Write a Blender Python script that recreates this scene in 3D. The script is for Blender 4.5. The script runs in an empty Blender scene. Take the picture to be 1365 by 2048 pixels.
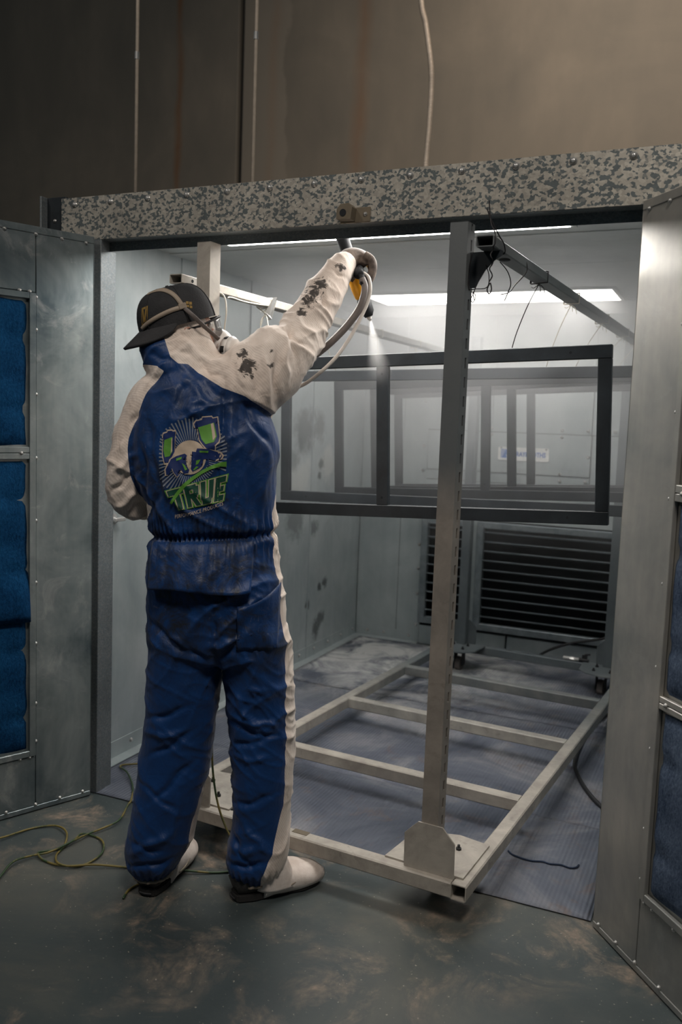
import bpy, bmesh, math, random
import numpy as np
from mathutils import Vector, Matrix, noise
from mathutils.bvhtree import BVHTree
random.seed(4); np.random.seed(4)
PI = math.pi
SC = bpy.context.scene
COL = SC.collection

# ------------------------------------------------------------------ camera
YAW, PITCH, ROLL = 0.421012, 0.103367, 0.037009
CAM = Vector((2.106, -2.561, 1.45))
cy_, sy_, cp_, sp_ = math.cos(YAW), math.sin(YAW), math.cos(PITCH), math.sin(PITCH)
fw = Vector((-sy_*cp_, cy_*cp_, -sp_)); rt = Vector((cy_, sy_, 0)); up = rt.cross(fw)
rr = rt*math.cos(ROLL) + up*math.sin(ROLL); uu = -rt*math.sin(ROLL) + up*math.cos(ROLL)
cam = bpy.data.cameras.new('camera'); cob = bpy.data.objects.new('camera', cam); COL.objects.link(cob)
cob.matrix_world = Matrix(((rr.x, uu.x, -fw.x, CAM.x), (rr.y, uu.y, -fw.y, CAM.y), (rr.z, uu.z, -fw.z, CAM.z), (0, 0, 0, 1)))
cam.sensor_fit = 'VERTICAL'; cam.sensor_height = 36; cam.lens = 30.70
cam.dof.use_dof = True; cam.dof.focus_distance = 2.75; cam.dof.aperture_fstop = 2.8
cam.clip_start = 0.05
SC.camera = cob

# ------------------------------------------------------------------ world, lamps, exposure
w = bpy.data.worlds.new('world'); SC.world = w; w.use_nodes = True
w.node_tree.nodes['Background'].inputs[0].default_value = (0.42, 0.74, 0.95, 1)
w.node_tree.nodes['Background'].inputs[1].default_value = 0.034
def area(name, loc, target, size, power, color, shape='RECTANGLE', sy=None, spread=180):
    l = bpy.data.lights.new(name, 'AREA'); l.shape = shape; l.size = size; l.size_y = sy or size
    l.energy = power; l.color = color; l.spread = math.radians(spread)
    o = bpy.data.objects.new(name, l); COL.objects.link(o); o.location = loc
    o.rotation_euler = (Vector(target)-Vector(loc)).to_track_quat('-Z', 'Y').to_euler()
    return o
area('high_bay_lamp', (2.7, -2.7, 5.0), (1.7, -0.9, 0.3), 0.9, 105, (1.0, 0.91, 0.82))
area('high_bay_lamp', (-1.6, -3.6, 5.8), (0.6, -0.2, 0.9), 0.9, 54, (1.0, 0.91, 0.83))
area('high_bay_lamp', (1.5, 1.6, 6.0), (1.2, 4.2, 3.4), 0.8, 44, (1.0, 0.84, 0.70), spread=110)
SC.view_settings.view_transform = 'Standard'; SC.view_settings.look = 'None'
SC.view_settings.exposure = 0.0; SC.view_settings.gamma = 1.0; SC.view_settings.use_curve_mapping = False
SC.cycles.use_denoising = True
SC.cycles.max_bounces = 8; SC.cycles.volume_bounces = 1; SC.cycles.volume_step_rate = 2.5; SC.cycles.volume_max_steps = 96
SC.cycles.sample_clamp_indirect = 4.0

# ------------------------------------------------------------------ materials
def srgb(r, g, b):
    f = lambda c: (c/255/12.92) if c/255 <= 0.04045 else ((c/255+0.055)/1.055)**2.4
    return (f(r), f(g), f(b), 1)
class NT:
    def __init__(s, name):
        s.m = bpy.data.materials.new(name); s.m.use_nodes = True; s.t = s.m.node_tree; s.n = s.t.nodes
        s.bsdf = s.n['Principled BSDF']; s.out = s.n['Material Output']
    def add(s, kind, **kw):
        n = s.n.new(kind)
        for k, v in kw.items(): setattr(n, k, v)
        return n
    def link(s, a, b): s.t.links.new(a, b)
    def coords(s, scale=(1, 1, 1), kind='Object'):
        tc = s.add('ShaderNodeTexCoord'); mp = s.add('ShaderNodeMapping'); mp.inputs['Scale'].default_value = scale
        s.link(tc.outputs[kind], mp.inputs['Vector']); return mp.outputs['Vector']
    def noise(s, vec, scale, detail=4, rough=0.55, dist=0.0):
        n = s.add('ShaderNodeTexNoise'); n.inputs['Scale'].default_value = scale; n.inputs['Detail'].default_value = detail
        n.inputs['Roughness'].default_value = rough; n.inputs['Distortion'].default_value = dist
        s.link(vec, n.inputs['Vector']); return n.outputs['Fac']
    def ramp(s, fac, stops, interp='LINEAR'):
        r = s.add('ShaderNodeValToRGB'); r.color_ramp.interpolation = interp; el = r.color_ramp.elements
        while len(el) < len(stops): el.new(0.5)
        for e, (p, c) in zip(el, stops):
            e.position = p; e.color = c if len(c) == 4 else (*c, 1)
        s.link(fac, r.inputs['Fac']); return r.outputs['Color']
    def mix(s, fac, a, b, mode='MIX'):
        m = s.add('ShaderNodeMix', data_type='RGBA', blend_type=mode)
        for i, v in ((0, fac), (6, a), (7, b)):
            if hasattr(v, 'is_linked') or hasattr(v, 'links'): s.link(v, m.inputs[i])
            else: m.inputs[i].default_value = v
        return m.outputs[2]
    def math(s, op, a, b=None, c=None, clamp=False):
        m = s.add('ShaderNodeMath', operation=op); m.use_clamp = clamp
        for i, v in enumerate((a, b, c)):
            if v is None: continue
            if hasattr(v, 'links'): s.link(v, m.inputs[i])
            else: m.inputs[i].default_value = v
        return m.outputs[0]
    def sep(s, vec):
        n = s.add('ShaderNodeSeparateXYZ'); s.link(vec, n.inputs[0]); return n.outputs
    def bump(s, h, strength=0.2, dist=0.01):
        b = s.add('ShaderNodeBump'); b.inputs['Strength'].default_value = strength; b.inputs['Distance'].default_value = dist
        s.link(h, b.inputs['Height']); s.link(b.outputs['Normal'], s.bsdf.inputs['Normal'])
    def set(s, base=None, rough=None, metal=None, spec=None):
        for k, v in (('Base Color', base), ('Roughness', rough), ('Metallic', metal), ('Specular IOR Level', spec)):
            if v is None: continue
            if hasattr(v, 'links'): s.link(v, s.bsdf.inputs[k])
            else: s.bsdf.inputs[k].default_value = v
        return s.m
def blotch(name, c1, c2, scale=4, rough=0.6, metal=0.0, bump=0.1, fine=60, stretch=(1, 1, 1), spec=0.5, lo=0.35, hi=0.65, rvar=0.0):
    m = NT(name); v = m.coords(stretch); f = m.noise(v, scale, 6, 0.6)
    col = m.ramp(f, [(lo, c1), (hi, c2)]); g = m.noise(v, fine, 3)
    if rvar:
        r = m.math('MULTIPLY_ADD', f, rvar, rough-rvar/2)
    else: r = rough
    if bump: m.bump(g, bump, 0.004)
    return m.set(col, r, metal, spec)
def plain(name, c, rough=0.5, metal=0.0, emit=0):
    m = NT(name)
    v = m.coords(); f = m.noise(v, 35, 3); col = m.ramp(f, [(0.3, tuple(x*0.88 for x in c[:3])), (0.7, tuple(min(1, x*1.08) for x in c[:3]))])
    m.set(col, rough, metal)
    if emit:
        m.bsdf.inputs['Emission Color'].default_value = c; m.bsdf.inputs['Emission Strength'].default_value = emit
    return m.m

def mat_floor():
    m = NT('stained_concrete'); v = m.coords()
    a = m.noise(v, 1.1, 8, 0.62, 0.6); b = m.noise(v, 4.5, 8, 0.7, 1.0); c = m.noise(v, 30, 5, 0.7)
    col = m.ramp(a, [(0.30, srgb(44, 53, 56)), (0.50, srgb(60, 68, 69)), (0.72, srgb(92, 92, 85))])
    dust = m.ramp(b, [(0.50, (0, 0, 0)), (0.64, (1, 1, 1))])
    gate = m.ramp(m.noise(v, 1.9, 3, 0.5), [(0.42, (0, 0, 0)), (0.60, (0.8, 0.8, 0.8))])
    f = m.math('MULTIPLY', m.math('MULTIPLY', dust, gate), m.ramp(c, [(0.35, (0.2, 0.2, 0.2)), (0.65, (1, 1, 1))]))
    col = m.mix(f, col, srgb(148, 130, 113))
    speck = m.ramp(m.noise(v, 95, 2, 0.5), [(0.70, (0, 0, 0)), (0.74, (1, 1, 1))])
    col = m.mix(m.math('MULTIPLY', speck, 0.5), col, srgb(190, 180, 165))
    m.bump(c, 0.12, 0.004)
    r = m.math('MULTIPLY_ADD', a, 0.30, 0.30)
    return m.set(col, r, 0.0, 0.45)
def mat_mat():
    m = NT('ribbed_floor_paper'); v = m.coords(); x, y, z = m.sep(v)
    a = m.noise(v, 2.2, 7, 0.6, 0.8); b = m.noise(v, 7, 7, 0.7, 0.8)
    col = m.ramp(a, [(0.34, srgb(66, 72, 84)), (0.52, srgb(92, 97, 108)), (0.68, srgb(134, 134, 138))])
    br = m.math('MULTIPLY', m.ramp(b, [(0.56, (0, 0, 0)), (0.72, (1, 1, 1))]), 0.55)
    col = m.mix(br, col, srgb(106, 90, 80))
    pd = m.math('MULTIPLY', m.math('MULTIPLY', m.math('SUBTRACT', y, 1.3, clamp=True), m.ramp(m.noise(v, 3.2, 8, 0.7, 1.0), [(0.40, (0, 0, 0)), (0.60, (1, 1, 1))])), m.math('SUBTRACT', 1.5, x, clamp=True))
    col = m.mix(m.math('MINIMUM', pd, 0.85), col, srgb(196, 196, 194))
    w_ = m.add('ShaderNodeTexWave', wave_type='BANDS', bands_direction='X'); w_.inputs['Scale'].default_value = 22
    m.link(v, w_.inputs['Vector']); m.bump(w_.outputs['Fac'], 0.5, 0.004)
    return m.set(col, 0.75, 0, 0.3)
def mat_sheet(name, c1, c2, metal=0.55, rough=0.42, sc=3.0, stains=(), smudge=0.0):
    m = NT(name); v = m.coords(); vs = m.coords((5, 5, 0.7)); x, y, z = m.sep(v)
    a = m.noise(v, sc, 5, 0.6, 0.5); b = m.noise(vs, 4, 3, 0.6); c = m.noise(v, 70, 3)
    f = m.math('ADD', m.math('MULTIPLY', a, 0.84), m.math('MULTIPLY', b, 0.16))
    col = m.ramp(f, [(0.34, c1), (0.66, c2)])
    if smudge:
        s = m.ramp(m.noise(v, 5.0, 8, 0.68, 1.5), [(0.55, (0, 0, 0)), (0.68, (1, 1, 1))])
        col = m.mix(m.math('MULTIPLY', s, smudge), col, srgb(196, 196, 194))
        s2 = m.ramp(m.noise(v, 3.2, 8, 0.7, 1.2), [(0.60, (0, 0, 0)), (0.70, (1, 1, 1))])
        col = m.mix(m.math('MULTIPLY', s2, smudge), col, srgb(70, 72, 74))
    for (px, py, pz, rad, cc, amt) in stains:
        d = m.add('ShaderNodeVectorMath', operation='DISTANCE'); m.link(v, d.inputs[0]); d.inputs[1].default_value = (px, py, pz)
        k = m.math('ADD', m.math('DIVIDE', d.outputs['Value'], rad), m.math('MULTIPLY', m.math('SUBTRACT', m.noise(v, 0.9/rad, 7, 0.7), 0.5), 2.2))
        s = m.math('MULTIPLY', m.ramp(k, [(0.45, (1, 1, 1)), (0.95, (0, 0, 0))]), amt)
        col = m.mix(s, col, cc)
    m.bump(m.noise(v, 2.2, 2), 0.12, 0.03)
    r = m.math('MULTIPLY_ADD', c, 0.18, rough-0.09)
    return m.set(col, r, metal, 0.5)
def mat_spangle(name='galvanized_spangle', scale=105, dark=srgb(90, 97, 98), light=srgb(188, 183, 172)):
    m = NT(name); v = m.coords((1, 1, 1.25))
    wv = m.add('ShaderNodeTexNoise'); wv.inputs['Scale'].default_value = scale*0.9; wv.inputs['Detail'].default_value = 2
    m.link(v, wv.inputs['Vector'])
    mx = m.mix(0.014, v, wv.outputs['Color'], 'ADD')
    vo = m.add('ShaderNodeTexVoronoi'); vo.inputs['Scale'].default_value = scale; m.link(mx, vo.inputs['Vector'])
    cs = m.add('ShaderNodeSeparateColor'); m.link(vo.outputs['Color'], cs.inputs[0])
    col = m.ramp(cs.outputs[0], [(0.0, dark), (0.34, tuple(x*1.25 for x in dark[:3])), (0.40, tuple(x*0.72 for x in light[:3])), (1.0, light)])
    gr = m.ramp(m.noise(v, 3, 4), [(0.35, (0.75, 0.75, 0.75)), (0.65, (1, 1, 1))])
    col = m.mix(1.0, col, gr, 'MULTIPLY')
    return m.set(col, 0.5, 0.35, 0.5)
def mat_concrete_wall():
    m = NT('warehouse_concrete'); v = m.coords(); x, y, z = m.sep(v)
    a = m.noise(v, 0.8, 7, 0.6, 0.7); b = m.noise(v, 6, 6, 0.6); st = m.noise(m.coords((1.5, 1.5, 0.5)), 2.5, 6)
    f = m.math('ADD', m.math('MULTIPLY', a, 0.6), m.math('MULTIPLY', st, 0.4))
    col = m.ramp(f, [(0.34, srgb(112, 108, 100)), (0.52, srgb(124, 118, 108)), (0.68, srgb(138, 130, 118))])
    for (cx, ww, amt) in ((-2.66, 0.05, 0.55), (-1.71, 0.07, 0.35), (-0.88, 0.10, 0.35)):
        d = m.math('ABSOLUTE', m.math('ADD', m.math('SUBTRACT', x, cx), m.math('MULTIPLY', m.math('SUBTRACT', m.noise(v, 1.3, 3), 0.5), 0.2)))
        s = m.math('MULTIPLY', m.math('SUBTRACT', 1.0, m.math('DIVIDE', d, ww), clamp=True), m.math('MULTIPLY', m.noise(v, 2.5, 5), 2*amt))
        col = m.mix(m.math('MINIMUM', s, 0.7), col, srgb(128, 84, 44))
    # patched, smoother strip beside the joint
    px = m.math('ADD', m.math('SUBTRACT', x, -1.55), m.math('MULTIPLY', m.math('SUBTRACT', m.noise(v, 2.6, 5), 0.5), 0.25))
    pf = m.math('MULTIPLY', m.math('MULTIPLY', m.ramp(m.math('MULTIPLY', px, -8.0), [(0.0, (0, 0, 0)), (0.25, (1, 1, 1))]), m.math('GREATER_THAN', x, -2.0)), 0.5)
    col = m.mix(pf, col, srgb(150, 142, 130))
    m.bump(b, 0.15, 0.01)
    return m.set(col, 0.85, 0, 0.3)
def mat_steel(name, c1, c2, metal=0.3, rough=0.5, dust=0.0, spray=None):
    m = NT(name); v = m.coords(); a = m.noise(v, 9, 6, 0.65, 0.5)
    col = m.ramp(a, [(0.35, c1), (0.65, c2)])
    if dust:
        s = m.ramp(m.noise(v, 14, 7, 0.7, 1.0), [(0.58, (0, 0, 0)), (0.68, (1, 1, 1))])
        col = m.mix(m.math('MULTIPLY', s, dust), col, srgb(86, 80, 72))
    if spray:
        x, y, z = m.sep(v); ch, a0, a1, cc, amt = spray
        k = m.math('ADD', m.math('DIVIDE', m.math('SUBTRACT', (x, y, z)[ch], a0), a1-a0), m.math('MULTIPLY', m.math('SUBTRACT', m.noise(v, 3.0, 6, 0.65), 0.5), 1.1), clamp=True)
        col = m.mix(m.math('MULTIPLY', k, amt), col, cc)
    m.bump(m.noise(v, 160, 2), 0.08, 0.002)
    return m.set(col, rough, metal, 0.5)
def mat_filter(name, c1, c2):
    m = NT(name); v = m.coords(); a = m.noise(v, 6, 4); b = m.noise(m.coords((1, 1, 0.6)), 130, 6, 0.75)
    f = m.math('ADD', m.math('MULTIPLY', a, 0.5), m.math('MULTIPLY', b, 0.5))
    col = m.ramp(f, [(0.38, c1), (0.62, c2)]); m.bump(b, 0.9, 0.006)
    return m.set(col, 1.0, 0, 0.05)
def mat_coverall():
    m = NT('two_tone_coverall_cloth'); v = m.coords(); x, y, z = m.sep(v)
    at = m.add('ShaderNodeAttribute', attribute_name='blue'); isb = m.math('GREATER_THAN', at.outputs['Fac'], 0.0)
    n1 = m.noise(v, 5, 6, 0.65, 0.6); n2 = m.noise(v, 40, 5, 0.7)
    blue = m.ramp(n1, [(0.3, srgb(4, 43, 88)), (0.7, srgb(9, 59, 116))])
    gd = m.ramp(m.noise(m.coords((1, 1, 1)), 7.5, 8, 0.72, 1.4), [(0.46, (0, 0, 0)), (0.62, (1, 1, 1))])
    # paint dust: heaviest over the seat, the flap and the lower back
    zz = m.ramp(z, [(0.0, (0.05, 0.05, 0.05)), (0.70, (0.12, 0.12, 0.12)), (0.86, (0.75, 0.75, 0.75)), (1.0, (0.75, 0.75, 0.75))])
    zt = m.ramp(m.math('SUBTRACT', z, 0.62), [(0.0, (0, 0, 0)), (0.25, (1, 1, 1)), (0.55, (0.85, 0.85, 0.85)), (0.95, (0.35, 0.35, 0.35))])
    blue = m.mix(m.math('MULTIPLY', gd, m.math('MULTIPLY', zt, 0.95)), blue, srgb(28, 30, 34))
    pale = m.ramp(m.noise(v, 11, 9, 0.75, 2.0), [(0.60, (0, 0, 0)), (0.72, (1, 1, 1))])
    blue = m.mix(m.math('MULTIPLY', pale, m.math('MULTIPLY', zt, 0.35)), blue, srgb(150, 146, 148))
    white = m.ramp(n1, [(0.3, srgb(214, 197, 184)), (0.7, srgb(240, 229, 219))])
    # rip-stop weave
    wv = m.add('ShaderNodeTexWave', wave_type='BANDS', bands_direction='DIAGONAL'); wv.inputs['Scale'].default_value = 60; wv.inputs['Distortion'].default_value = 0.6
    m.link(v, wv.inputs['Vector'])
    white = m.mix(m.math('MULTIPLY', wv.outputs['Fac'], 0.22), white, srgb(150, 132, 118))
    grime = m.ramp(m.noise(v, 9, 8, 0.7, 1.0), [(0.52, (0, 0, 0)), (0.72, (1, 1, 1))])
    white = m.mix(m.math('MULTIPLY', grime, 0.38), white, srgb(140, 116, 98))
    # black paint scuffs on the right sleeve and shoulder
    tot = None
    for (px, py, pz, rad) in SCUFFS:
        d = m.add('ShaderNodeVectorMath', operation='DISTANCE')
        cb = m.add('ShaderNodeCombineXYZ'); m.link(x, cb.inputs[0]); m.link(z, cb.inputs[2]); m.link(cb.outputs[0], d.inputs[0]); d.inputs[1].default_value = (px, 0, pz)
        k = m.math('ADD', m.math('DIVIDE', d.outputs['Value'], rad), m.math('MULTIPLY', m.math('SUBTRACT', m.noise(v, 34, 7, 0.75, 2.0), 0.5), 4.5))
        s = m.ramp(k, [(0.55, (1, 1, 1)), (0.85, (0, 0, 0))])
        tot = s if tot is None else m.math('MAXIMUM', tot, s)
    bk = m.math('LESS_THAN', y, 0.34)
    white = m.mix(m.math('MULTIPLY', m.math('MULTIPLY', tot, bk), 0.92), white, srgb(34, 32, 32))
    col = m.mix(isb, white, blue)
    # soft creases
    cr = m.noise(m.coords((1.6, 1.6, 1)), 16, 3, 0.6, 0.8); cr2 = m.noise(v, 45, 3, 0.6, 1.0)
    h = m.math('ADD', m.math('MULTIPLY', m.math('ABSOLUTE', m.math('SUBTRACT', cr, 0.5)), 1.6), m.math('MULTIPLY', cr2, 0.22))
    m.bump(h, 0.24, 0.010)
    r = m.mix(isb, (0.72, 0.72, 0.72, 1), (0.50, 0.50, 0.50, 1))
    sp = m.math('MULTIPLY_ADD', isb, 0.15, 0.25)
    m.set(col, r, 0, sp)
    m.bsdf.inputs['Sheen Weight'].default_value = 0.08
    return m.m
SCUFFS = [(0.276, 0, 1.862, 0.026), (0.258, 0, 1.835, 0.030), (0.245, 0, 1.808, 0.026), (0.222, 0, 1.765, 0.016), (0.235, 0, 1.765, 0.010),
          (0.335, 0, 1.925, 0.016), (0.072, 0, 1.63, 0.018), (0.085, 0, 1.59, 0.030), (0.152, 0, 1.60, 0.010), (0.15, 0, 1.64, 0.008)]

M = {}
M['floor'] = mat_floor(); M['mat'] = mat_mat(); M['wall'] = mat_concrete_wall(); M['spangle'] = mat_spangle()
M['galv'] = mat_spangle('galvanized_jamb', 170, srgb(100, 108, 112), srgb(126, 132, 134))
M['door_l'] = mat_sheet('door_sheet_worn', srgb(78, 92, 98), srgb(164, 172, 172), 0.6, 0.40, 2.6, smudge=0.4)
M['door_r'] = mat_sheet('door_sheet_pale', srgb(124, 128, 128), srgb(184, 180, 172), 0.55, 0.42, 1.8, smudge=0.16)
DK = srgb(48, 54, 54); WH = srgb(206, 206, 202)
M['booth'] = mat_sheet('booth_sheet', srgb(142, 153, 156), srgb(182, 189, 190), 0.35, 0.42, 1.6, smudge=0.12)
M['booth_dirty'] = mat_sheet('booth_sheet_oversprayed', srgb(144, 154, 157), srgb(184, 191, 192), 0.35, 0.42, 1.6, smudge=0.2,
    stains=[(-.19, 2.02, 1.40, .17, DK, .8), (-.19, 2.21, 1.43, .11, DK, .7), (-.19, 2.33, 1.19, .14, WH, .7), (-.19, 1.97, 1.10, .15, WH, .6), (-.19, 2.25, 1.19, .05, DK, .8), (-.19, 2.23, 1.115, .03, DK, .9), (-.19, 2.25, .16, .07, DK, .75), (-.19, 2.31, .22, .06, DK, .7), (-.19, 2.36, .44, .045, DK, .8), (-.19, 2.28, .42, .035, DK, .8), (-.19, 2.12, .335, .04, DK, .8), (-.19, 1.92, .86, .14, DK, .6), (-.19, 2.18, .80, .07, DK, .6), (-.19, 1.89, 1.22, .08, DK, .5)])
M['booth_top'] = mat_sheet('booth_ceiling_sheet', srgb(168, 172, 172), srgb(192, 194, 192), 0.1, 0.55, 1.2)
M['rack'] = mat_steel('primed_rack_steel', srgb(150, 144, 136), srgb(180, 174, 164), 0.1, 0.55, 0.35, (1, 0.9, 2.4, srgb(70, 84, 92), 0.85))  # blends to a darker blue-grey towards the rear end of the rack
M['rack_post'] = mat_steel('overspray_post_steel', srgb(132, 126, 119), srgb(156, 148, 139), 0.15, 0.5, 0.3, (2, 1.18, 1.34, srgb(94, 100, 103), 0.9))
M['frame'] = mat_steel('dark_primed_steel', srgb(26, 31, 35), srgb(40, 46, 51), 0.1, 0.5, 0.0)
M['dark'] = plain('dark_void', srgb(20, 24, 28), 0.9)
M['slat'] = mat_steel('louver_steel', srgb(96, 106, 112), srgb(128, 136, 140), 0.35, 0.45, 0.25)
M['padl'] = mat_filter('blue_filter_fiber', srgb(8, 38, 70), srgb(26, 76, 118)); M['padr'] = mat_filter('grey_blue_filter_fiber', srgb(38, 52, 74), srgb(96, 110, 130))
M['coverall'] = mat_coverall()
M['black'] = plain('black_rubber', srgb(30, 31, 34), 0.6); M['capc'] = blotch('black_cap_twill', srgb(26, 27, 30), srgb(46, 46, 48), 9, 0.85, 0, 0.3, 200)
M['strap'] = plain('grey_strap', srgb(150, 136, 120), 0.6); M['gold'] = plain('gold_thread', srgb(150, 120, 60), 0.6)
M['mask'] = plain('white_mask_plastic', srgb(226, 220, 214), 0.5); M['skin'] = plain('skin', srgb(178, 128, 106), 0.5); M['hair'] = plain('brown_hair', srgb(56, 40, 30), 0.7)
M['glove'] = blotch('dusty_glove', srgb(60, 50, 46), srgb(132, 116, 104), 22, 0.7, 0, 0.3, 120)
M['shoe'] = blotch('worn_black_shoe', srgb(30, 30, 30), srgb(56, 54, 50), 20, 0.6, 0, 0.3, 90); M['sole'] = plain('dark_sole', srgb(36, 35, 34), 0.8)
M['whitecloth'] = blotch('white_shoe_cloth', srgb(196, 182, 172), srgb(226, 216, 208), 14, 0.75, 0, 0.3, 70)
M['yellow'] = plain('yellow_gun_body', srgb(236, 164, 22), 0.4); M['bolt'] = plain('zinc_bolt', srgb(190, 190, 188), 0.28, 0.6)
M['hoseg'] = plain('grey_hose', srgb(112, 104, 100), 0.45); M['hosew'] = plain('white_hose', srgb(212, 204, 196), 0.4)
M['cable'] = blotch('green_yellow_cable', srgb(44, 66, 40), srgb(112, 100, 52), 9, 0.5, 0, 0.0, 20, lo=0.46, hi=0.54)
M['wire'] = plain('dark_wire', srgb(40, 38, 40), 0.5, 0.6); M['wirew'] = plain('pale_wire', srgb(206, 200, 188), 0.5)
M['conduit'] = plain('steel_conduit', srgb(206, 192, 176), 0.45, 0.15); M['string'] = plain('blue_string', srgb(30, 44, 66), 0.9)
M['signw'] = plain('white_sign', srgb(226, 226, 224), 0.5); M['signb'] = plain('blue_ink', srgb(40, 98, 176), 0.5)
M['p_beige'] = plain('print_beige', srgb(196, 178, 158), 0.7); M['p_blue'] = plain('print_navy', srgb(14, 40, 96), 0.6)
M['p_green'] = plain('print_green', srgb(92, 150, 56), 0.6); M['p_dark'] = plain('print_dark_green', srgb(8, 66, 50), 0.6)
M['p_ray'] = plain('print_ray', srgb(124, 132, 146), 0.7)
M['rear'] = plain('bracket_khaki', srgb(110, 100, 84), 0.6, 0.3)
def mat_light(name, power):
    m = NT(name); m.bsdf.inputs['Base Color'].default_value = (0.9, 0.9, 0.88, 1)
    m.bsdf.inputs['Emission Color'].default_value = (1.0, 0.965, 0.92, 1); m.bsdf.inputs['Emission Strength'].default_value = power
    return m.m
M['light_front'] = mat_light('lit_diffuser', 19.0); M['light_rear'] = mat_light('lit_diffuser_hazed', 13.0)
def mat_glass():
    m = NT('clear_lens'); m.bsdf.inputs['Base Color'].default_value = (0.95, 0.96, 0.97, 1)
    m.set(None, 0.05, 0); m.bsdf.inputs['Transmission Weight'].default_value = 0.9; m.bsdf.inputs['IOR'].default_value = 1.2
    return m.m
M['lens'] = mat_glass()
def mat_haze(name, dens, sc, zlo, zhi, lo, hi, col=(0.96, 0.97, 1, 1)):
    m = NT(name); m.n.remove(m.bsdf); v = m.coords(); x, y, z = m.sep(v)
    f = m.noise(v, sc, 3, 0.55, 0.3); g = m.ramp(f, [(lo, (0.25, 0.25, 0.25)), (hi, (1, 1, 1))])
    zz = m.math('DIVIDE', m.math('SUBTRACT', z, zlo), zhi-zlo, clamp=True)
    d = m.math('MULTIPLY', m.math('MULTIPLY', g, m.math('POWER', zz, 1.6)), dens)
    s = m.add('ShaderNodeVolumeScatter'); s.inputs['Color'].default_value = col; s.inputs['Anisotropy'].default_value = 0.25
    m.link(d, s.inputs['Density']); m.link(s.outputs[0], m.out.inputs['Volume'])
    return m.m

# ------------------------------------------------------------------ mesh helpers
def link(name, me, mat=None, parent=None):
    o = bpy.data.objects.new(name, me); COL.objects.link(o)
    if mat is not None: me.materials.append(mat)
    if parent is not None: o.parent = parent
    return o
def obj(name, bm, mat, parent=None, smooth=False):
    me = bpy.data.meshes.new(name); bm.normal_update(); bm.to_mesh(me); bm.free()
    if smooth:
        for p in me.polygons: p.use_smooth = True
    return link(name, me, mat, parent)
def pyobj(name, verts, faces, mat, parent=None, smooth=False):
    me = bpy.data.meshes.new(name); me.from_pydata([tuple(v) for v in verts], [], faces); me.update()
    if smooth:
        for p in me.polygons: p.use_smooth = True
    return link(name, me, mat, parent)
def tag(o, label=None, cat=None, group=None, kind=None):
    for k, v in (('label', label), ('category', cat), ('group', group), ('kind', kind)):
        if v: o[k] = v
    return o
def empty(name, loc=(0, 0, 0), rz=0):
    o = bpy.data.objects.new(name, None); COL.objects.link(o); o.location = loc; o.rotation_euler = (0, 0, rz); o.empty_display_size = 0.1
    return o
def copyo(o, parent=None, loc=None):
    c = o.copy(); COL.objects.link(c); c.parent = parent
    if loc is not None: c.location = loc
    return c
def box(bm, lo, hi, bev=0.0, mtx=None):
    lo = Vector(lo); hi = Vector(hi); vs = []
    for z in (lo.z, hi.z):
        for (x, y) in ((lo.x, lo.y), (hi.x, lo.y), (hi.x, hi.y), (lo.x, hi.y)): vs.append(bm.verts.new((x, y, z)))
    fs = [bm.faces.new([vs[i] for i in f]) for f in ((3, 2, 1, 0), (4, 5, 6, 7), (0, 1, 5, 4), (1, 2, 6, 5), (2, 3, 7, 6), (3, 0, 4, 7))]
    if bev:
        es = list({e for f in fs for e in f.edges})
        r = bmesh.ops.bevel(bm, geom=es, offset=bev, segments=1, affect='EDGES', profile=0.5)
        vs = list({v for f in r['faces'] for v in f.verts} | {v for v in vs if v.is_valid})
    if mtx is not None: bmesh.ops.transform(bm, matrix=mtx, verts=[v for v in vs if v.is_valid])
    return vs
def bx(name, lo, hi, mat, parent=None, bev=0.0):
    bm = bmesh.new(); box(bm, lo, hi, bev); return obj(name, bm, mat, parent)
def prism(bm, pts, a, b, axis='z'):
    """closed 2D outline extruded from a to b along an axis; pts are the two other coordinates in order"""
    def P(p, t): return {'z': (p[0], p[1], t), 'y': (p[0], t, p[1]), 'x': (t, p[0], p[1])}[axis]
    A = [bm.verts.new(P(p, a)) for p in pts]; B = [bm.verts.new(P(p, b)) for p in pts]; n = len(pts)
    fs = [bm.faces.new(A[::-1]), bm.faces.new(B)]
    for i in range(n): fs.append(bm.faces.new((A[i], A[(i+1) % n], B[(i+1) % n], B[i])))
    bmesh.ops.recalc_face_normals(bm, faces=fs)
def cyl(bm, p0, p1, r0, r1=None, n=14, cap=True):
    p0 = Vector(p0); p1 = Vector(p1); r1 = r0 if r1 is None else r1
    q = (p1-p0).to_track_quat('Z', 'Y'); rings = []
    for p, r in ((p0, r0), (p1, r1)):
        rings.append([bm.verts.new(p+q @ Vector((r*math.cos(2*PI*i/n), r*math.sin(2*PI*i/n), 0))) for i in range(n)])
    for i in range(n): bm.faces.new((rings[0][i], rings[0][(i+1) % n], rings[1][(i+1) % n], rings[1][i]))
    if cap: bm.faces.new(rings[0][::-1]); bm.faces.new(rings[1])
def catmull(P, k=6):
    P = [np.array(p, float) for p in P]; out = []
    for i in range(len(P)-1):
        p0 = P[max(i-1, 0)]; p1 = P[i]; p2 = P[i+1]; p3 = P[min(i+2, len(P)-1)]
        for j in range(k):
            t = j/k; out.append(0.5*((2*p1)+(-p0+p2)*t+(2*p0-5*p1+4*p2-p3)*t*t+(-p0+3*p1-3*p2+p3)*t**3))
    out.append(P[-1]); return out
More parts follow.
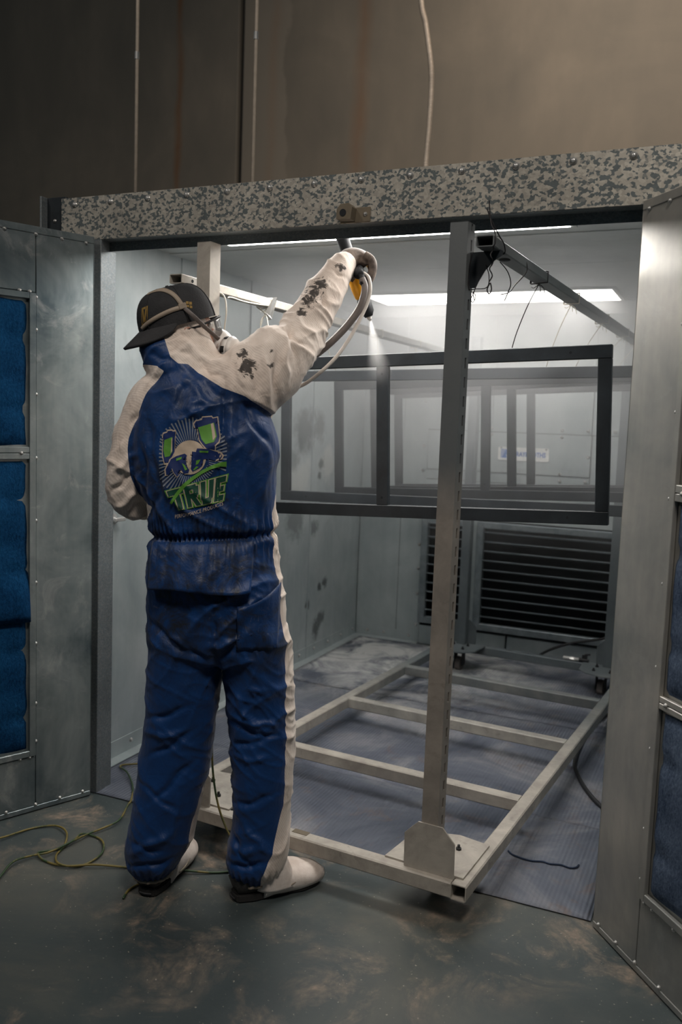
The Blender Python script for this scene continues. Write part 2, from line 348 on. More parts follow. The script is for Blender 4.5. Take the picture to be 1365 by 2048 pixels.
def sweep(bm, pts, rad, n=8, up=(0, 0, 1)):
    """tube through points; rad is a number or a list; each ring may be (r1, r2)"""
    pts = [Vector(p) for p in pts]; m = len(pts); rings = []; prev = None
    for i, p in enumerate(pts):
        t = (pts[min(i+1, m-1)]-pts[max(i-1, 0)])
        t = t.normalized() if t.length > 1e-9 else Vector((0, 0, 1))
        if prev is None:
            u = Vector(up); u = (u-t*u.dot(t))
            if u.length < 1e-3: u = t.orthogonal()
            u.normalize()
        else:
            u = prev-t*prev.dot(t); u = u.normalized() if u.length > 1e-6 else t.orthogonal().normalized()
        prev = u; v = t.cross(u)
        r = rad[i] if hasattr(rad, '__len__') else rad
        r1, r2 = r if hasattr(r, '__len__') else (r, r)
        rings.append([bm.verts.new(p+u*r1*math.cos(2*PI*k/n)+v*r2*math.sin(2*PI*k/n)) for k in range(n)])
    for a, b in zip(rings, rings[1:]):
        for k in range(n): bm.faces.new((a[k], a[(k+1) % n], b[(k+1) % n], b[k]))
    bm.faces.new(rings[0][::-1]); bm.faces.new(rings[-1])
def tube(name, pts, r, mat, parent=None, n=7, k=6):
    bm = bmesh.new(); sweep(bm, catmull(pts, k) if k > 1 else pts, r, n); return obj(name, bm, mat, parent, True)
def ball(bm, c, r, seg=16, rings=10, mtx=None):
    ret = bmesh.ops.create_uvsphere(bm, u_segments=seg, v_segments=rings, radius=1)
    R = r if hasattr(r, '__len__') else (r, r, r)
    m = Matrix.Translation(c) @ (mtx.to_4x4() if mtx is not None else Matrix.Identity(4)) @ Matrix.Diagonal((*R, 1))
    bmesh.ops.transform(bm, matrix=m, verts=ret['verts'])
def bolt_mesh(r=0.011, h=0.007):
    """pan-head bolt with washer and slot edge, axis +z"""
    bm = bmesh.new(); cyl(bm, (0, 0, 0), (0, 0, h*0.25), r*1.0, n=14)
    cyl(bm, (0, 0, h*0.25), (0, 0, h*0.7), r*0.8, r*0.7, n=12); cyl(bm, (0, 0, h*0.7), (0, 0, h), r*0.7, r*0.35, n=12)
    bm.normal_update(); me = bpy.data.meshes.new('bolt'); bm.to_mesh(me); bm.free()
    for p in me.polygons: p.use_smooth = True
    me.materials.append(M['bolt']); return me
BOLT = bolt_mesh(); RIVET = bolt_mesh(0.0065, 0.006)
def place(me, name, parent, loc, axis=(0, -1, 0)):
    o = bpy.data.objects.new(name, me); COL.objects.link(o); o.parent = parent; o.location = loc
    o.rotation_euler = Vector(axis).to_track_quat('Z', 'Y').to_euler(); return o

# ================================================================== SETTING
tag(bx('floor', (-9, -7, -0.10), (9, 7, 0), M['floor']), kind='structure')
wf = tag(bx('wall_far', (-12, 4.32, 0), (10, 4.5, 8), M['dark']), kind='structure')
bx('concrete_panel', (-12, 4.2, 0), (-2.045, 4.32, 8), M['wall'], wf, 0.01)
bx('concrete_panel', (-2.0, 4.2, 0), (10, 4.32, 8), M['wall'], wf, 0.012)
bx('joint_filler', (-2.03, 4.25, 0), (-2.002, 4.32, 8), M['black'], wf)

# booth shell -------------------------------------------------------
HT = 2.145
wl = tag(bx('wall_left', (-0.235, 0.09, 0), (-0.195, 3.0, HT), M['booth']), kind='structure')
ys = [0.09, 0.742, 1.355, 2.11, 2.884]
for i in range(4):
    bx('wall_panel', (-0.195, ys[i]+0.002, 0.0), (-0.19-0.001*(i % 2), ys[i+1]-0.002, HT), M['booth_dirty'] if i > 1 else M['booth'], wl, 0.0012)
for y in ys[1:4]:
    bx('seam_lip', (-0.192, y-0.002, 0.0), (-0.184, y+0.002, HT), M['booth'], wl)
bm = bmesh.new(); prism(bm, [(-0.19, 0.0), (-0.135, 0.0), (-0.135, 0.004), (-0.185, 0.006), (-0.186, 0.075), (-0.19, 0.075)], 0.1, 2.87, 'y'); obj('base_flange', bm, M['booth'], wl)
for k in range(14):
    place(BOLT, 'bolt', wl, (-0.186, 0.22+k*0.2, 0.045), (1, 0, 0))
# door latch plate on the wall
lt = bmesh.new(); cyl(lt, (-0.188, 0.27, 1.02), (-0.172, 0.27, 1.02), 0.026, n=18); cyl(lt, (-0.175, 0.27, 1.02), (-0.155, 0.27, 1.02), 0.012, n=12)
box(lt, (-0.162, 0.262, 1.012), (-0.15, 0.325, 1.028), 0.003)
tag(obj('wall_latch', lt, M['bolt']), 'small round chrome latch on the inner left booth wall beside the left elbow', 'latch')
wr = tag(bx('wall_right', (2.01, 0.09, 0), (2.05, 3.0, HT), M['booth']), kind='structure')
for a, b in ((0.09, 0.7), (0.7, 1.4), (1.4, 2.1), (2.1, 2.884)): bx('wall_panel', (2.003, a+0.002, 0), (2.01, b-0.002, HT), M['booth'], wr, 0.0012)
cl = tag(bx('ceiling', (-0.235, 0.06, HT), (2.05, 3.3, HT+0.045), M['booth_top']), kind='structure')
for a, b in ((0.65, 1.22), (1.22, 1.80), (2.33, 2.88)): bx('ceiling_panel', (-0.19, a+0.002, HT-0.005), (2.0, b-0.002, HT), M['booth_top'], cl, 0.001)

wb = tag(bx('wall_back', (-0.235, 3.2, 0), (2.05, 3.25, HT), M['dark']), kind='structure')
Y = 2.884
def bp(x0, x1, z0, z1, y=2.86, t=0.02): return bx('wall_panel', (x0+0.002, y, z0+0.002), (x1-0.002, y+t, z1-0.002), M['booth'], wb, 0.0015)
bp(-0.19, 0.106, 0, HT, 2.884); bp(0.106, 0.272, 0, HT, 2.880)
bm = bmesh.new(); prism(bm, [(2.884, 0.0), (2.83, 0.0), (2.83, 0.004), (2.878, 0.006), (2.879, 0.07), (2.884, 0.07)], -0.185, 0.268, 'x'); obj('base_flange', bm, M['booth'], wb)
for x in (-0.10, 0.02, 0.20): place(BOLT, 'bolt', wb, (x, 2.879, 0.04))
for z in (0.12, 0.33, 0.50, 0.66, 1.15, 1.31, 1.60): place(BOLT, 'bolt', wb, (0.247, 2.88, z))
bp(0.272, 0.70, 1.42, HT); bp(0.70, 1.312, 1.42, HT); bp(1.312, 2.01, 1.42, HT)
bp(0.285, 1.315, 1.165, 1.42, 2.852, 0.02)
bp(0.272, 0.285, 1.165, 1.42); bp(1.315, 2.01, 1.10, 1.42); bp(0.272, 1.315, 1.10, 1.165); bp(0.272, 2.01, 0.855, 1.10)
bp(1.53, 2.01, 0.0, 0.855); bp(0.275, 0.61, 0.0, 0.13); bp(0.665, 0.858, 0.0, 0.13); bp(0.865, 1.53, 0.0, 0.13); bp(0.605, 0.645, 0, 0.855)
for (x, z) in ((1.137, 1.443), (1.137, 1.403), (1.292, 1.446), (1.138, 1.177), (1.139, 1.135), (1.300, 1.289), (0.982, 1.135), (0.824, 1.133), (1.292, 1.138), (1.446, 1.446), (0.70, 1.443), (0.70, 1.403)):
    place(BOLT, 'bolt', wb, (x, 2.851, z))
def louver(x0, x1, label):
    t = empty('louver_grille', ((x0+x1)/2, 2.84, 0.15))
    tag(t, label, 'louver', 'exhaust louvers in the booth back wall')
    W = (x1-x0)/2; z1 = 0.70
    for nm, (a, b, c, d) in (('frame_side', (-W, -W+0.045, 0, z1)), ('frame_side', (W-0.045, W, 0, z1)), ('frame_rail', (-W+0.045, W-0.045, 0, 0.045)), ('frame_rail', (-W+0.045, W-0.045, z1-0.04, z1))):
        bx(nm, (a, -0.02, c), (b, 0.03, d), M['slat'], t, 0.004)
    bm = bmesh.new(); prism(bm, [(0.045, -0.010), (0.046, -0.008), (0.0, 0.010), (-0.006, 0.011), (-0.006, 0.003), (-0.003, 0.007)], -W+0.045, W-0.045, 'x')
    me = bpy.data.meshes.new('slat'); bm.to_mesh(me); bm.free(); me.materials.append(M['slat'])
    for k in range(10):
        o = bpy.data.objects.new('slat', me); COL.objects.link(o); o.parent = t; o.location = (0, 0, 0.085+0.0605*k)
louver(0.275, 0.605, 'narrow slatted exhaust louver at the left of the booth back wall')
louver(0.645, 1.53, 'wide slatted exhaust louver right of the narrow one in the booth back wall')

# sign --------------------------------------------------------------
def text_mesh(txt, size=1.0, ext=0.0, shear=0.0, bold=0.0):
    cu = bpy.data.curves.new('lettering', 'FONT'); cu.body = txt; cu.size = size; cu.extrude = ext; cu.shear = shear; cu.offset = bold; cu.resolution_u = 3
    o = bpy.data.objects.new('lettering', cu); COL.objects.link(o); dg = bpy.context.evaluated_depsgraph_get()
    me = bpy.data.meshes.new_from_object(o.evaluated_get(dg)); bpy.data.objects.remove(o); bpy.data.curves.remove(cu); return me
def rrect(w, h, r, n=5):
    P = []
    for cx, cz, a0 in ((w-r, h-r, 0), (-w+r, h-r, 90), (-w+r, -h+r, 180), (w-r, -h+r, 270)):
        for i in range(n+1): a = math.radians(a0+90*i/n); P.append((cx+r*math.cos(a), cz+r*math.sin(a)))
    return P
sg = empty('sign', (0.908, 2.850, 1.289)); tag(sg, 'small white sign with blue lettering on the booth back wall', 'sign')
bm = bmesh.new(); prism(bm, rrect(0.158, 0.041, 0.012), -0.006, 0.0, 'y'); obj('sign_board', bm, M['signw'], sg)
bm = bmesh.new(); prism(bm, [(-0.140, -0.027), (-0.088, -0.027), (-0.085, 0.024), (-0.140, 0.027)], -0.008, -0.006, 'y')
obj('emblem', bm, M['signb'], sg)
bm = bmesh.new()
for k in range(5): prism(bm, [(-0.142, -0.024+k*0.010), (-0.130+0.004*k, -0.024+k*0.010), (-0.130+0.004*k, -0.020+k*0.010), (-0.142, -0.020+k*0.010)], -0.0092, -0.008, 'y')
prism(bm, [(-0.100, -0.027), (-0.087, -0.027), (-0.087, 0.024), (-0.098, 0.024), (-0.104, 0.012), (-0.096, 0.002), (-0.106, -0.010)], -0.0092, -0.008, 'y')
obj('emblem_stripes', bm, M['signw'], sg)
me = text_mesh('SPRAYBOOTHS', 0.040, 0.0, 0, 0.0012); o = link('lettering', me, M['signb'], sg)
xs = [v.co.x for v in me.vertices]; sx = 0.212/(max(xs)-min(xs)); o.scale = (sx, 1, 1); o.rotation_euler = (PI/2, 0, 0); o.location = (-0.074, -0.0075, -0.0145)
for k, x in enumerate((-0.14, 0.14)): place(RIVET, 'screw', sg, (x, -0.006, 0.034))

# ceiling lights ----------------------------------------------------
def ceil_light(x0, x1, y0, y1, mat, label):
    t = empty('ceiling_light', ((x0+x1)/2, (y0+y1)/2, HT)); tag(t, label, 'light')
    W = (x1-x0)/2; D = (y1-y0)/2
    bx('diffuser', (-W, -D, -0.014), (W, D, -0.002), mat, t)
    for a in ((-W-0.02, -D-0.02, W+0.02, -D), (-W-0.02, D, W+0.02, D+0.02), (-W-0.02, -D, -W, D), (W, -D, W+0.02, D)):
        bx('light_frame', (a[0], a[1], -0.012), (a[2], a[3], 0), M['booth_top'], t)
ceil_light(0.20, 1.50, 1.90, 2.26, M['light_rear'], 'wide lit ceiling panel above the hanging frames deep in the booth')
ceil_light(0.20, 1.54, 0.14, 0.515, M['light_front'], 'lit ceiling panel just behind the galvanized header, seen edge-on')

# header, lip and jambs ---------------------------------------------
hd = tag(bx('trim_1', (-0.205, 0.0, 2.066), (3.2, 0.004, 2.219), M['spangle'], None, 0.0012), kind='structure')
bx('top_flange', (-0.205, 0.004, 2.214), (3.2, 0.06, 2.219), M['spangle'], hd); bx('under_flange', (-0.205, 0.004, 2.066), (3.2, 0.06, 2.071), M['galv'], hd)
bx('door_stop', (-0.205, 0.056, 2.034), (3.2, 0.06, 2.066), M['galv'], hd)
bx('backing_channel', (-0.205, 0.06, 2.09), (3.2, 0.10, 2.215), M['galv'], hd)
for k in range(20):
    if -0.143+0.1613*k < 3.1: place(BOLT, 'bolt', hd, (-0.143+0.1613*k, 0.0, 2.194+0.0003*k))
ep = empty('end_bracket', (-0.262, 0.03, 2.0)); tag(ep, 'dark steel angle plate bolted to the left end of the galvanized header', 'bracket')
bx('plate', (-0.042, 0.0, 0.05), (0.052, 0.012, 0.235), M['frame'], ep, 0.002); bx('flange', (-0.042, -0.035, 0.05), (-0.034, 0.0, 0.235), M['galv'], ep, 0.002)
place(RIVET, 'bolt', ep, (0.0, 0.0, 0.15)); place(RIVET, 'bolt', ep, (0.0, 0.0, 0.08))
kp = empty('latch_keeper', (0.973, 0.0, 2.094)); tag(kp, 'small khaki latch keeper bolted on the lower edge of the header', 'latch')
bm = bmesh.new(); prism(bm, [(-0.048, -0.022), (0.0, -0.024), (0.004, 0.012), (-0.008, 0.024), (-0.036, 0.022), (-0.048, 0.006)], -0.042, 0.0, 'y'); obj('keeper_block', bm, M['rear'], kp)
bx('mount_plate', (-0.052, -0.006, -0.028), (0.05, 0.0, 0.018), M['rear'], kp, 0.002); place(RIVET, 'screw', kp, (0.034, -0.006, -0.004))
bm = bmesh.new(); cyl(bm, (-0.026, -0.0425, -0.004), (-0.026, -0.0435, -0.004), 0.011, n=14); obj('bore', bm, M['dark'], kp)
j1 = tag(bx('trim_2', (-0.20, 0.0, 0), (-0.022, 0.05, 2.07), M['galv'], None, 0.002), kind='structure'); bx('jamb_stop', (-0.20, 0.05, 0), (-0.026, 0.09, 2.035), M['galv'], j1, 0.0015)
j2 = tag(bx('trim_3', (1.845, 0.0, 0), (2.05, 0.05, 2.07), M['galv'], None, 0.002), kind='structure'); bx('jamb_stop', (1.823, 0.05, 0), (1.845, 0.09, 2.035), M['galv'], j2, 0.0015)

# doors -------------------------------------------------------------
def pad(name, w, h, mat, parent, loc, tufts, sag=0.0, flip=1):
    nx, nz = 30, max(20, int(h/0.02)); V = []; F = []
    for layer in (0, 1):
        for j in range(nz+1):
            for i in range(nx+1):
                u, v = i/nx, j/nz; x = u*w; z = v*h
                e = min(u*w, (1-u)*w, v*h, (1-v)*h)/0.035; y = 0.0
                if layer:
                    y = 0.016*min(1, e)**0.5+0.004*noise.noise(Vector((x*9, z*9, loc[2])))
                    for (tx, tz, tw) in tufts:
                        dd = math.hypot((x-tx)/tw, (z-tz)/0.014); y -= 0.012*math.exp(-dd*dd)
                    if sag: y += sag*math.exp(-((v*h)/(0.10))**2); z -= sag*1.4*math.exp(-((v*h)/0.05)**2)
                V.append((x, y*flip, z))
    n1 = (nx+1)*(nz+1)
    for j in range(nz):
        for i in range(nx):
            a = j*(nx+1)+i; f = (a, a+1, a+nx+2, a+nx+1); F.append(f if flip < 0 else f[::-1]); g = tuple(q+n1 for q in f); F.append(g[::-1] if flip < 0 else g)
    bd = [i for i in range(nx+1)]+[j*(nx+1)+nx for j in range(1, nz+1)]+[nz*(nx+1)+i for i in range(nx-1, -1, -1)]+[j*(nx+1) for j in range(nz-1, 0, -1)]
    for a, b in zip(bd, bd[1:]+bd[:1]): F.append((a, b, b+n1, a+n1) if flip > 0 else (b, a, a+n1, b+n1))
    o = pyobj(name, V, F, mat, parent, True); o.location = loc; return o
def door(name, hinge, ang, side, msheet, mpad, strips, sagged):
    """local x runs from the hinge edge outwards, +y*side is the filter face"""
    d = empty(name, hinge, math.radians(ang)); tag(d, kind='structure'); s = side
    def b(nm, x0, x1, z0, z1, y0=0.0, y1=0.0, mat=msheet, bev=0.0015):
        lo, hi = sorted((y0*s, y1*s)); return bx(nm, (x0, lo, z0), (x1, hi, z1), mat, d, bev)
    T = 0.05; H0 = 0.0; H1 = 2.066; W = 0.905
    b('door_core', 0.004, W, H0+0.004, H1-0.004, -T, -0.008)
    b('stile_sheet', 0.0, 0.211, H0+0.018, H1-0.024, -0.008, 0.0)
    b('top_sheet', 0.214, W, 1.846, H1-0.024, -0.008, 0.0); b('bottom_sheet', 0.214, W, H0+0.018, 0.204, -0.008, 0.0)
    b('top_hem', 0.0, W, H1-0.024, H1, -T, 0.0025); b('bottom_hem', 0.0, W, H0, H0+0.018, -T, 0.0025); b('hinge_hem', -0.003, 0.0, H0, H1, -T, 0.0)
    b('filter_channel', 0.214, 0.237, 0.208, 1.843, -0.006, 0.007); b('filter_channel', W-0.05, W, 0.208, 1.843, -0.006, 0.007)
    b('filter_channel', 0.237, W-0.05, 1.822, 1.843, -0.006, 0.007); b('filter_channel', 0.237, W-0.05, 0.208, 0.230, -0.006, 0.007)
    zs = [0.230]+[z for a in strips for z in a]+[1.822]
    for (z0, z1) in strips:
        m_ = (z0+z1)/2; b('cross_channel', 0.237, W-0.05, z0, m_-0.001, -0.006, 0.006); b('cross_channel', 0.237, W-0.05, m_+0.001, z1, -0.006, 0.006)
        for x in (0.266, 0.45, 0.70): place(RIVET, 'rivet', d, (x, 0.006*s, m_), (0, s, 0))
    for k in range(3):
        z0, z1 = zs[2*k], zs[2*k+1]; tf = [(0.045, 0.26*(z1-z0), 0.05), (0.045, 0.74*(z1-z0), 0.05), (0.22, 0.26*(z1-z0), 0.06), (0.22, 0.74*(z1-z0), 0.06), (0.42, 0.30*(z1-z0), 0.07), (0.42, 0.72*(z1-z0), 0.07)]
        pad('filter_pad', W-0.05-0.237, z1-z0, mpad, d, (0.237, -0.012*s, z0), tf, 0.03 if (sagged and k == 1) else 0.0, s)
    for z in (0.26, 0.40, 0.62, 0.84, 1.06, 1.28, 1.50, 1.72, 1.83): place(RIVET, 'rivet', d, (0.2125, 0.001*s, z), (0, s, 0))
    for x in (0.03, 0.12, 0.2125, 0.32, 0.43, 0.54, 0.65, 0.76):
        place(RIVET, 'rivet', d, (x, 0.001*s, H0+0.022), (0, s, 0)); place(RIVET, 'rivet', d, (x, 0.001*s, H1-0.026), (0, s, 0))
    for x in (0.235, 0.27, 0.36, 0.47, 0.60, 0.72): 
        place(RIVET, 'rivet', d, (x, 0.001*s, 1.846), (0, s, 0)); place(RIVET, 'rivet', d, (x, 0.001*s, 0.205), (0, s, 0))
    return d
DOOR_L = door('door_1', (-0.032, -0.026, 0.004), -113, 1, M['door_l'], M['padl'], [(0.724, 0.746), (1.276, 1.318)], True)
DOOR_R = door('door_2', (1.830, -0.022, 0.004), -51, -1, M['door_r'], M['padr'], [(0.737, 0.771), (1.276, 1.318)], False)

# floor paper -------------------------------------------------------
def sheet(name, x0, x1, y0, y1, z, label, group):
    nx, ny = 60, 24; V = []; F = []
    for j in range(ny+1):
        for i in range(nx+1):
            x = x0+(x1-x0)*i/nx; y = y0+(y1-y0)*j/ny
            if j in (0, ny): y += 0.006*noise.noise(Vector((x*5, y, 3)))
            V.append((x, y, z+0.002*max(0, noise.noise(Vector((x*4, y*4, 1))))))
    for j in range(ny):
        for i in range(nx): a = j*(nx+1)+i; F.append((a, a+1, a+nx+2, a+nx+1))
    o = pyobj(name, V, F, M['mat'], None, True); md = o.modifiers.new('thick', 'SOLIDIFY'); md.thickness = 0.0015; md.offset = -1
    return tag(o, label, 'floor covering', group)
sheet('floor_paper', -0.13, 1.82, 0.0, 0.635, 0.0045, 'front strip of ribbed grey-blue floor paper along the booth threshold', 'paper strips on the booth floor')
sheet('floor_paper', -0.13, 2.0, 0.625, 1.70, 0.0025, 'middle strip of stained floor paper under the rolling rack', 'paper strips on the booth floor')
sheet('floor_paper', -0.13, 2.0, 1.69, 2.82, 0.0045, 'rear strip of dusty floor paper before the exhaust louvers', 'paper strips on the booth floor')

# rods and conduit above the booth ----------------------------------
for x, lab in ((-0.80, 'thin vertical steel rod left of the wall joint, rising from the booth roof'), (-0.109, 'thin vertical steel rod right of the wall joint, rising from the booth roof')):
    t = empty('hanger_rod', (x, 1.2, HT+0.045)); tag(t, lab, 'rod', 'rods holding the booth roof')
    bm = bmesh.new(); cyl(bm, (0, 0, 0), (0, 0, 5), 0.0085, n=10); obj('rod', bm, M['conduit'], t, True)
    bm = bmesh.new(); cyl(bm, (0, 0, 1.04), (0, 0, 1.075), 0.012, n=8); obj('coupling', bm, M['bolt'], t)
    bm = bmesh.new(); cyl(bm, (0, 0, 0), (0, 0, 0.015), 0.03, n=10); obj('foot_nut', bm, M['bolt'], t)
P = catmull([(0.30, 2.2, 6.4), (0.30, 2.2, 5.0), (0.325, 2.2, 4.1), (0.343, 2.2, 3.768), (0.376, 2.2, 3.632), (0.416, 2.2, 3.417), (0.425, 2.2, 3.284), (0.421, 2.2, 3.072), (0.413, 2.2, 2.886), (0.41, 2.2, 2.5), (0.41, 2.2, 2.19)], 60)
bm = bmesh.new(); sweep(bm, P, [0.0145+0.002*math.sin(i*PI*0.75) for i in range(len(P))], 10)
tag(obj('flexible_conduit', bm, M['conduit'], None, True), 'ridged flexible metal conduit curving down the warehouse wall', 'conduit')

# ================================================================== ROLLING RACK
RA = math.atan2(-0.069, 0.9976)
RO = Vector((1.498, -0.229, 0))
rack = empty('rolling_rack', RO, RA)
tag(rack, 'pale steel rolling rack with slotted posts standing half inside the booth', 'rack')
# rack space: x to the right (the rack spans -1.13..0), y into the booth (0..2.70)
WD, LN, ZB, ZT = 1.13, 2.70, 0.088, 0.136
def tube_beam(name, a, b, parent, mat, wdt=0.048, hgt=0.048, t=0.003, bev=0.004, open_ends=True):
    """hollow rectangular tube, open at both ends, from a to b (horizontal)"""
    a = Vector(a); b = Vector(b); d = (b-a).normalized(); s = Vector((d.y, -d.x, 0)).normalized(); u_ = s.cross(d)
    bm = bmesh.new()
    def ring(p, w_, h_, bv):
        P = [(-w_+bv, -h_), (w_-bv, -h_), (w_, -h_+bv), (w_, h_-bv), (w_-bv, h_), (-w_+bv, h_), (-w_, h_-bv), (-w_, -h_+bv)]
        return [bm.verts.new(p+s*x+u_*z) for x, z in P]
    w2, h2 = wdt/2, hgt/2
    o0, o1 = ring(a, w2, h2, bev), ring(b, w2, h2, bev); i0, i1 = ring(a, w2-t, h2-t, bev*0.5), ring(b, w2-t, h2-t, bev*0.5)
    for k in range(8):
        n = (k+1) % 8
        bm.faces.new((o0[k], o0[n], o1[n], o1[k])); bm.faces.new((i0[n], i0[k], i1[k], i1[n]))
        bm.faces.new((o0[n], o0[k], i0[k], i0[n])); bm.faces.new((o1[k], o1[n], i1[n], i1[k]))
    bmesh.ops.recalc_face_normals(bm, faces=bm.faces); return obj(name, bm, mat, parent)
zc = (ZB+ZT)/2
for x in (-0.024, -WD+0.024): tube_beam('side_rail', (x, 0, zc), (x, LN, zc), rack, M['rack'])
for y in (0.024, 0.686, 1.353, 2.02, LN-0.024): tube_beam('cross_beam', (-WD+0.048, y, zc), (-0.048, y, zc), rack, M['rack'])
def corner(sx, sy):
    """base plate, gusset, castor, post at one corner; sx -1 left / +1 right, sy -1 front / +1 rear"""
    X = (lambda u: -u) if sx > 0 else (lambda u: -WD+u); Yy = (lambda v: v) if sy < 0 else (lambda v: LN-v)
    pts = [(X(0.022), Yy(0.034)), (X(0.022), Yy(0.270)), (X(0.125), Yy(0.285)), (X(0.215), Yy(0.255)), (X(0.262), Yy(0.20)), (X(0.275), Yy(0.036))]
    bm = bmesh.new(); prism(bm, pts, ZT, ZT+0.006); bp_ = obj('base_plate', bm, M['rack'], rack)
    for (u, v) in ((0.095, 0.10), (0.185, 0.10), (0.095, 0.19), (0.185, 0.19)):
        n_ = bmesh.new(); cyl(n_, (0, 0, 0), (0, 0, 0.007), 0.009, n=6); cyl(n_, (0, 0, 0.007), (0, 0, 0.016), 0.0045, n=8)
        b = obj('plate_bolt', n_, M['black'], bp_); b.location = (X(u), Yy(v), ZT+0.006)
    # chamfered gusset upright plate on the end beam
    g = [(0.047, 0.0), (0.049, 0.106), (0.088, 0.147), (0.165, 0.147), (0.207, 0.104), (0.205, 0.0)]
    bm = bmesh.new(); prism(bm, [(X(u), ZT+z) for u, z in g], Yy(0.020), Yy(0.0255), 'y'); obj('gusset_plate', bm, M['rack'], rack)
    # slotted post: folded channel with a slotted outer face
    x0, x1 = X(0.105), X(0.157); y0, y1 = Yy(0.026), Yy(0.081); H = 2.006 if sy < 0 else 1.968
    lo, hi = min(x0, x1), max(x0, x1); ylo, yhi = min(y0, y1), max(y0, y1); t = 0.003
    bm = bmesh.new(); z0 = ZT+0.006
    box(bm, (lo, ylo, z0), (hi, ylo+t, H)); box(bm, (lo, yhi-t, z0), (hi, yhi, H))
    if sx > 0: inn = (lo, lo+t); out = (hi-t, hi)
    else: inn = (hi-t, hi); out = (lo, lo+t)
    box(bm, (inn[0], ylo+t, z0), (inn[1], yhi-t, H))
    ym = (ylo+yhi)/2+0.006*(1 if sy < 0 else -1); sw = 0.0058
    box(bm, (out[0], ylo+t, z0), (out[1], ym-sw, H)); box(bm, (out[0], ym+sw, z0), (out[1], yhi-t, H))
    z = z0; k = 0
    while z < H-0.03:
        box(bm, (out[0], ym-sw, z), (out[1], ym+sw, min(z+0.024, H))); z += 0.0535
    box(bm, (lo, ylo, H-0.002), (hi, yhi, H))
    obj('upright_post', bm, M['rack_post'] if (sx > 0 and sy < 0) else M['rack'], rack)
    # swivel castor
    cx, cyy = X(0.150), Yy(0.155)
    c = empty('caster', (cx, cyy, 0)); c.parent = rack
    bm = bmesh.new(); cyl(bm, (-0.016, 0.02, 0.042), (0.016, 0.02, 0.042), 0.042, n=22); cyl(bm, (-0.02, 0.02, 0.042), (0.02, 0.02, 0.042), 0.02, n=14); obj('wheel', bm, M['hoseg'], c)
    bm = bmesh.new(); box(bm, (-0.026, -0.01, 0.03), (-0.022, 0.045, 0.115), 0.001); box(bm, (0.022, -0.01, 0.03), (0.026, 0.045, 0.115), 0.001); box(bm, (-0.026, -0.03, 0.112), (0.026, 0.045, 0.118)); cyl(bm, (0, 0, 0.118), (0, 0, 0.136), 0.022, n=14)
    obj('fork', bm, M['black'], c)
for sx in (1, -1):
    for sy in (-1, 1): corner(sx, sy)
# hanging bars on curved brackets
def bracket(sx, y, zt):
    X = (lambda u: -u) if sx > 0 else (lambda u: -WD+u)
    g = [(0.112, 0.0), (0.012, 0.0), (0.014, -0.012), (0.035, -0.025), (0.060, -0.050), (0.078, -0.080), (0.085, -0.096), (0.110, -0.096)]
    bm = bmesh.new(); prism(bm, [(X(u), zt+z) for u, z in g], y-0.002, y+0.002, 'y'); obj('bracket', bm, M['frame'], rack)
bracket(1, 0.056, 1.9265); bracket(-1, 0.056, 1.872); bracket(1, LN-0.056, 1.876); bracket(-1, LN-0.056, 1.838)
tube_beam('hanging_bar', (-0.044, -0.005, 1.943), (-0.044, 2.74, 1.893), rack, M['rack_post'], 0.050, 0.030, 0.0025, 0.003)
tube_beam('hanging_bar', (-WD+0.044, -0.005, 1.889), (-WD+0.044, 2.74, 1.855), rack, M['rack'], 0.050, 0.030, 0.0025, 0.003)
bm = bmesh.new(); cyl(bm, (-WD+0.0686, 0.05, 1.888), (-WD+0.0702, 0.05, 1.888), 0.0055, n=12); obj('bore', bm, M['dark'], rack)
bm = bmesh.new(); cyl(bm, (-0.044, 0.17, 1.9236), (-0.044, 0.17, 1.9224), 0.016, n=16); obj('bore', bm, M['dark'], rack)
bm = bmesh.new(); box(bm, (-0.60, 0.0232, ZT+0.0003), (-0.545, 0.0477, ZT+0.0012)); obj('tape_patch', bm, M['rear'], rack)
def R2W(x, y, z): return RO + Matrix.Rotation(RA, 3, 'Z') @ Vector((x, y, z))

# ================================================================== HANGING FRAMES
def frame_proto():
    t = empty('steel_frame', (0, 0, 0)); hw, H, b, dp = 0.784, 0.580, 0.044, 0.026
    bx('top_rail', (-hw, -dp/2, H-b), (hw, dp/2, H), M['frame'], t, 0.002)
    bx('bottom_rail', (-hw, -dp/2, 0), (hw, dp/2, b), M['frame'], t, 0.002)
    for x in (-hw+b/2, 0, hw-b/2): bx('stile', (x-b/2, -dp/2+0.0005, b), (x+b/2, dp/2-0.0005, H-b), M['frame'], t, 0.002)
    for x in (-hw+0.13, 0.0, hw-0.13):
        for z in ((b/2, H-b/2) if x else (b*1.6, H-b*1.6)):
            n_ = bmesh.new(); cyl(n_, (x, -dp/2-0.0004, z), (x, -dp/2+0.001, z), 0.0045, n=10); obj('bore', n_, M['dark'], t)
    return t
FR = frame_proto()
spec = [(-0.572, 0.55, 1.113, 0.08, 0.043, 'nearest dark steel two-pane frame hung closest to the worker'),
        (-0.569, 1.162, 1.103, 0.075, 0.026, 'second dark steel frame counted from the worker, half hidden by the first'),
        (-0.588, 1.718, 1.106, 0.085, 0.045, 'third dark steel frame counted from the worker, in the middle of the row'),
        (-0.560, 2.05, 1.108, 0.03, 0.06, 'fourth dark steel frame counted from the worker'),
        (-0.567, 2.42, 1.100, 0.10, 0.055, 'rearmost dark steel frame of the row, nearest the white sign')]
FRM = []
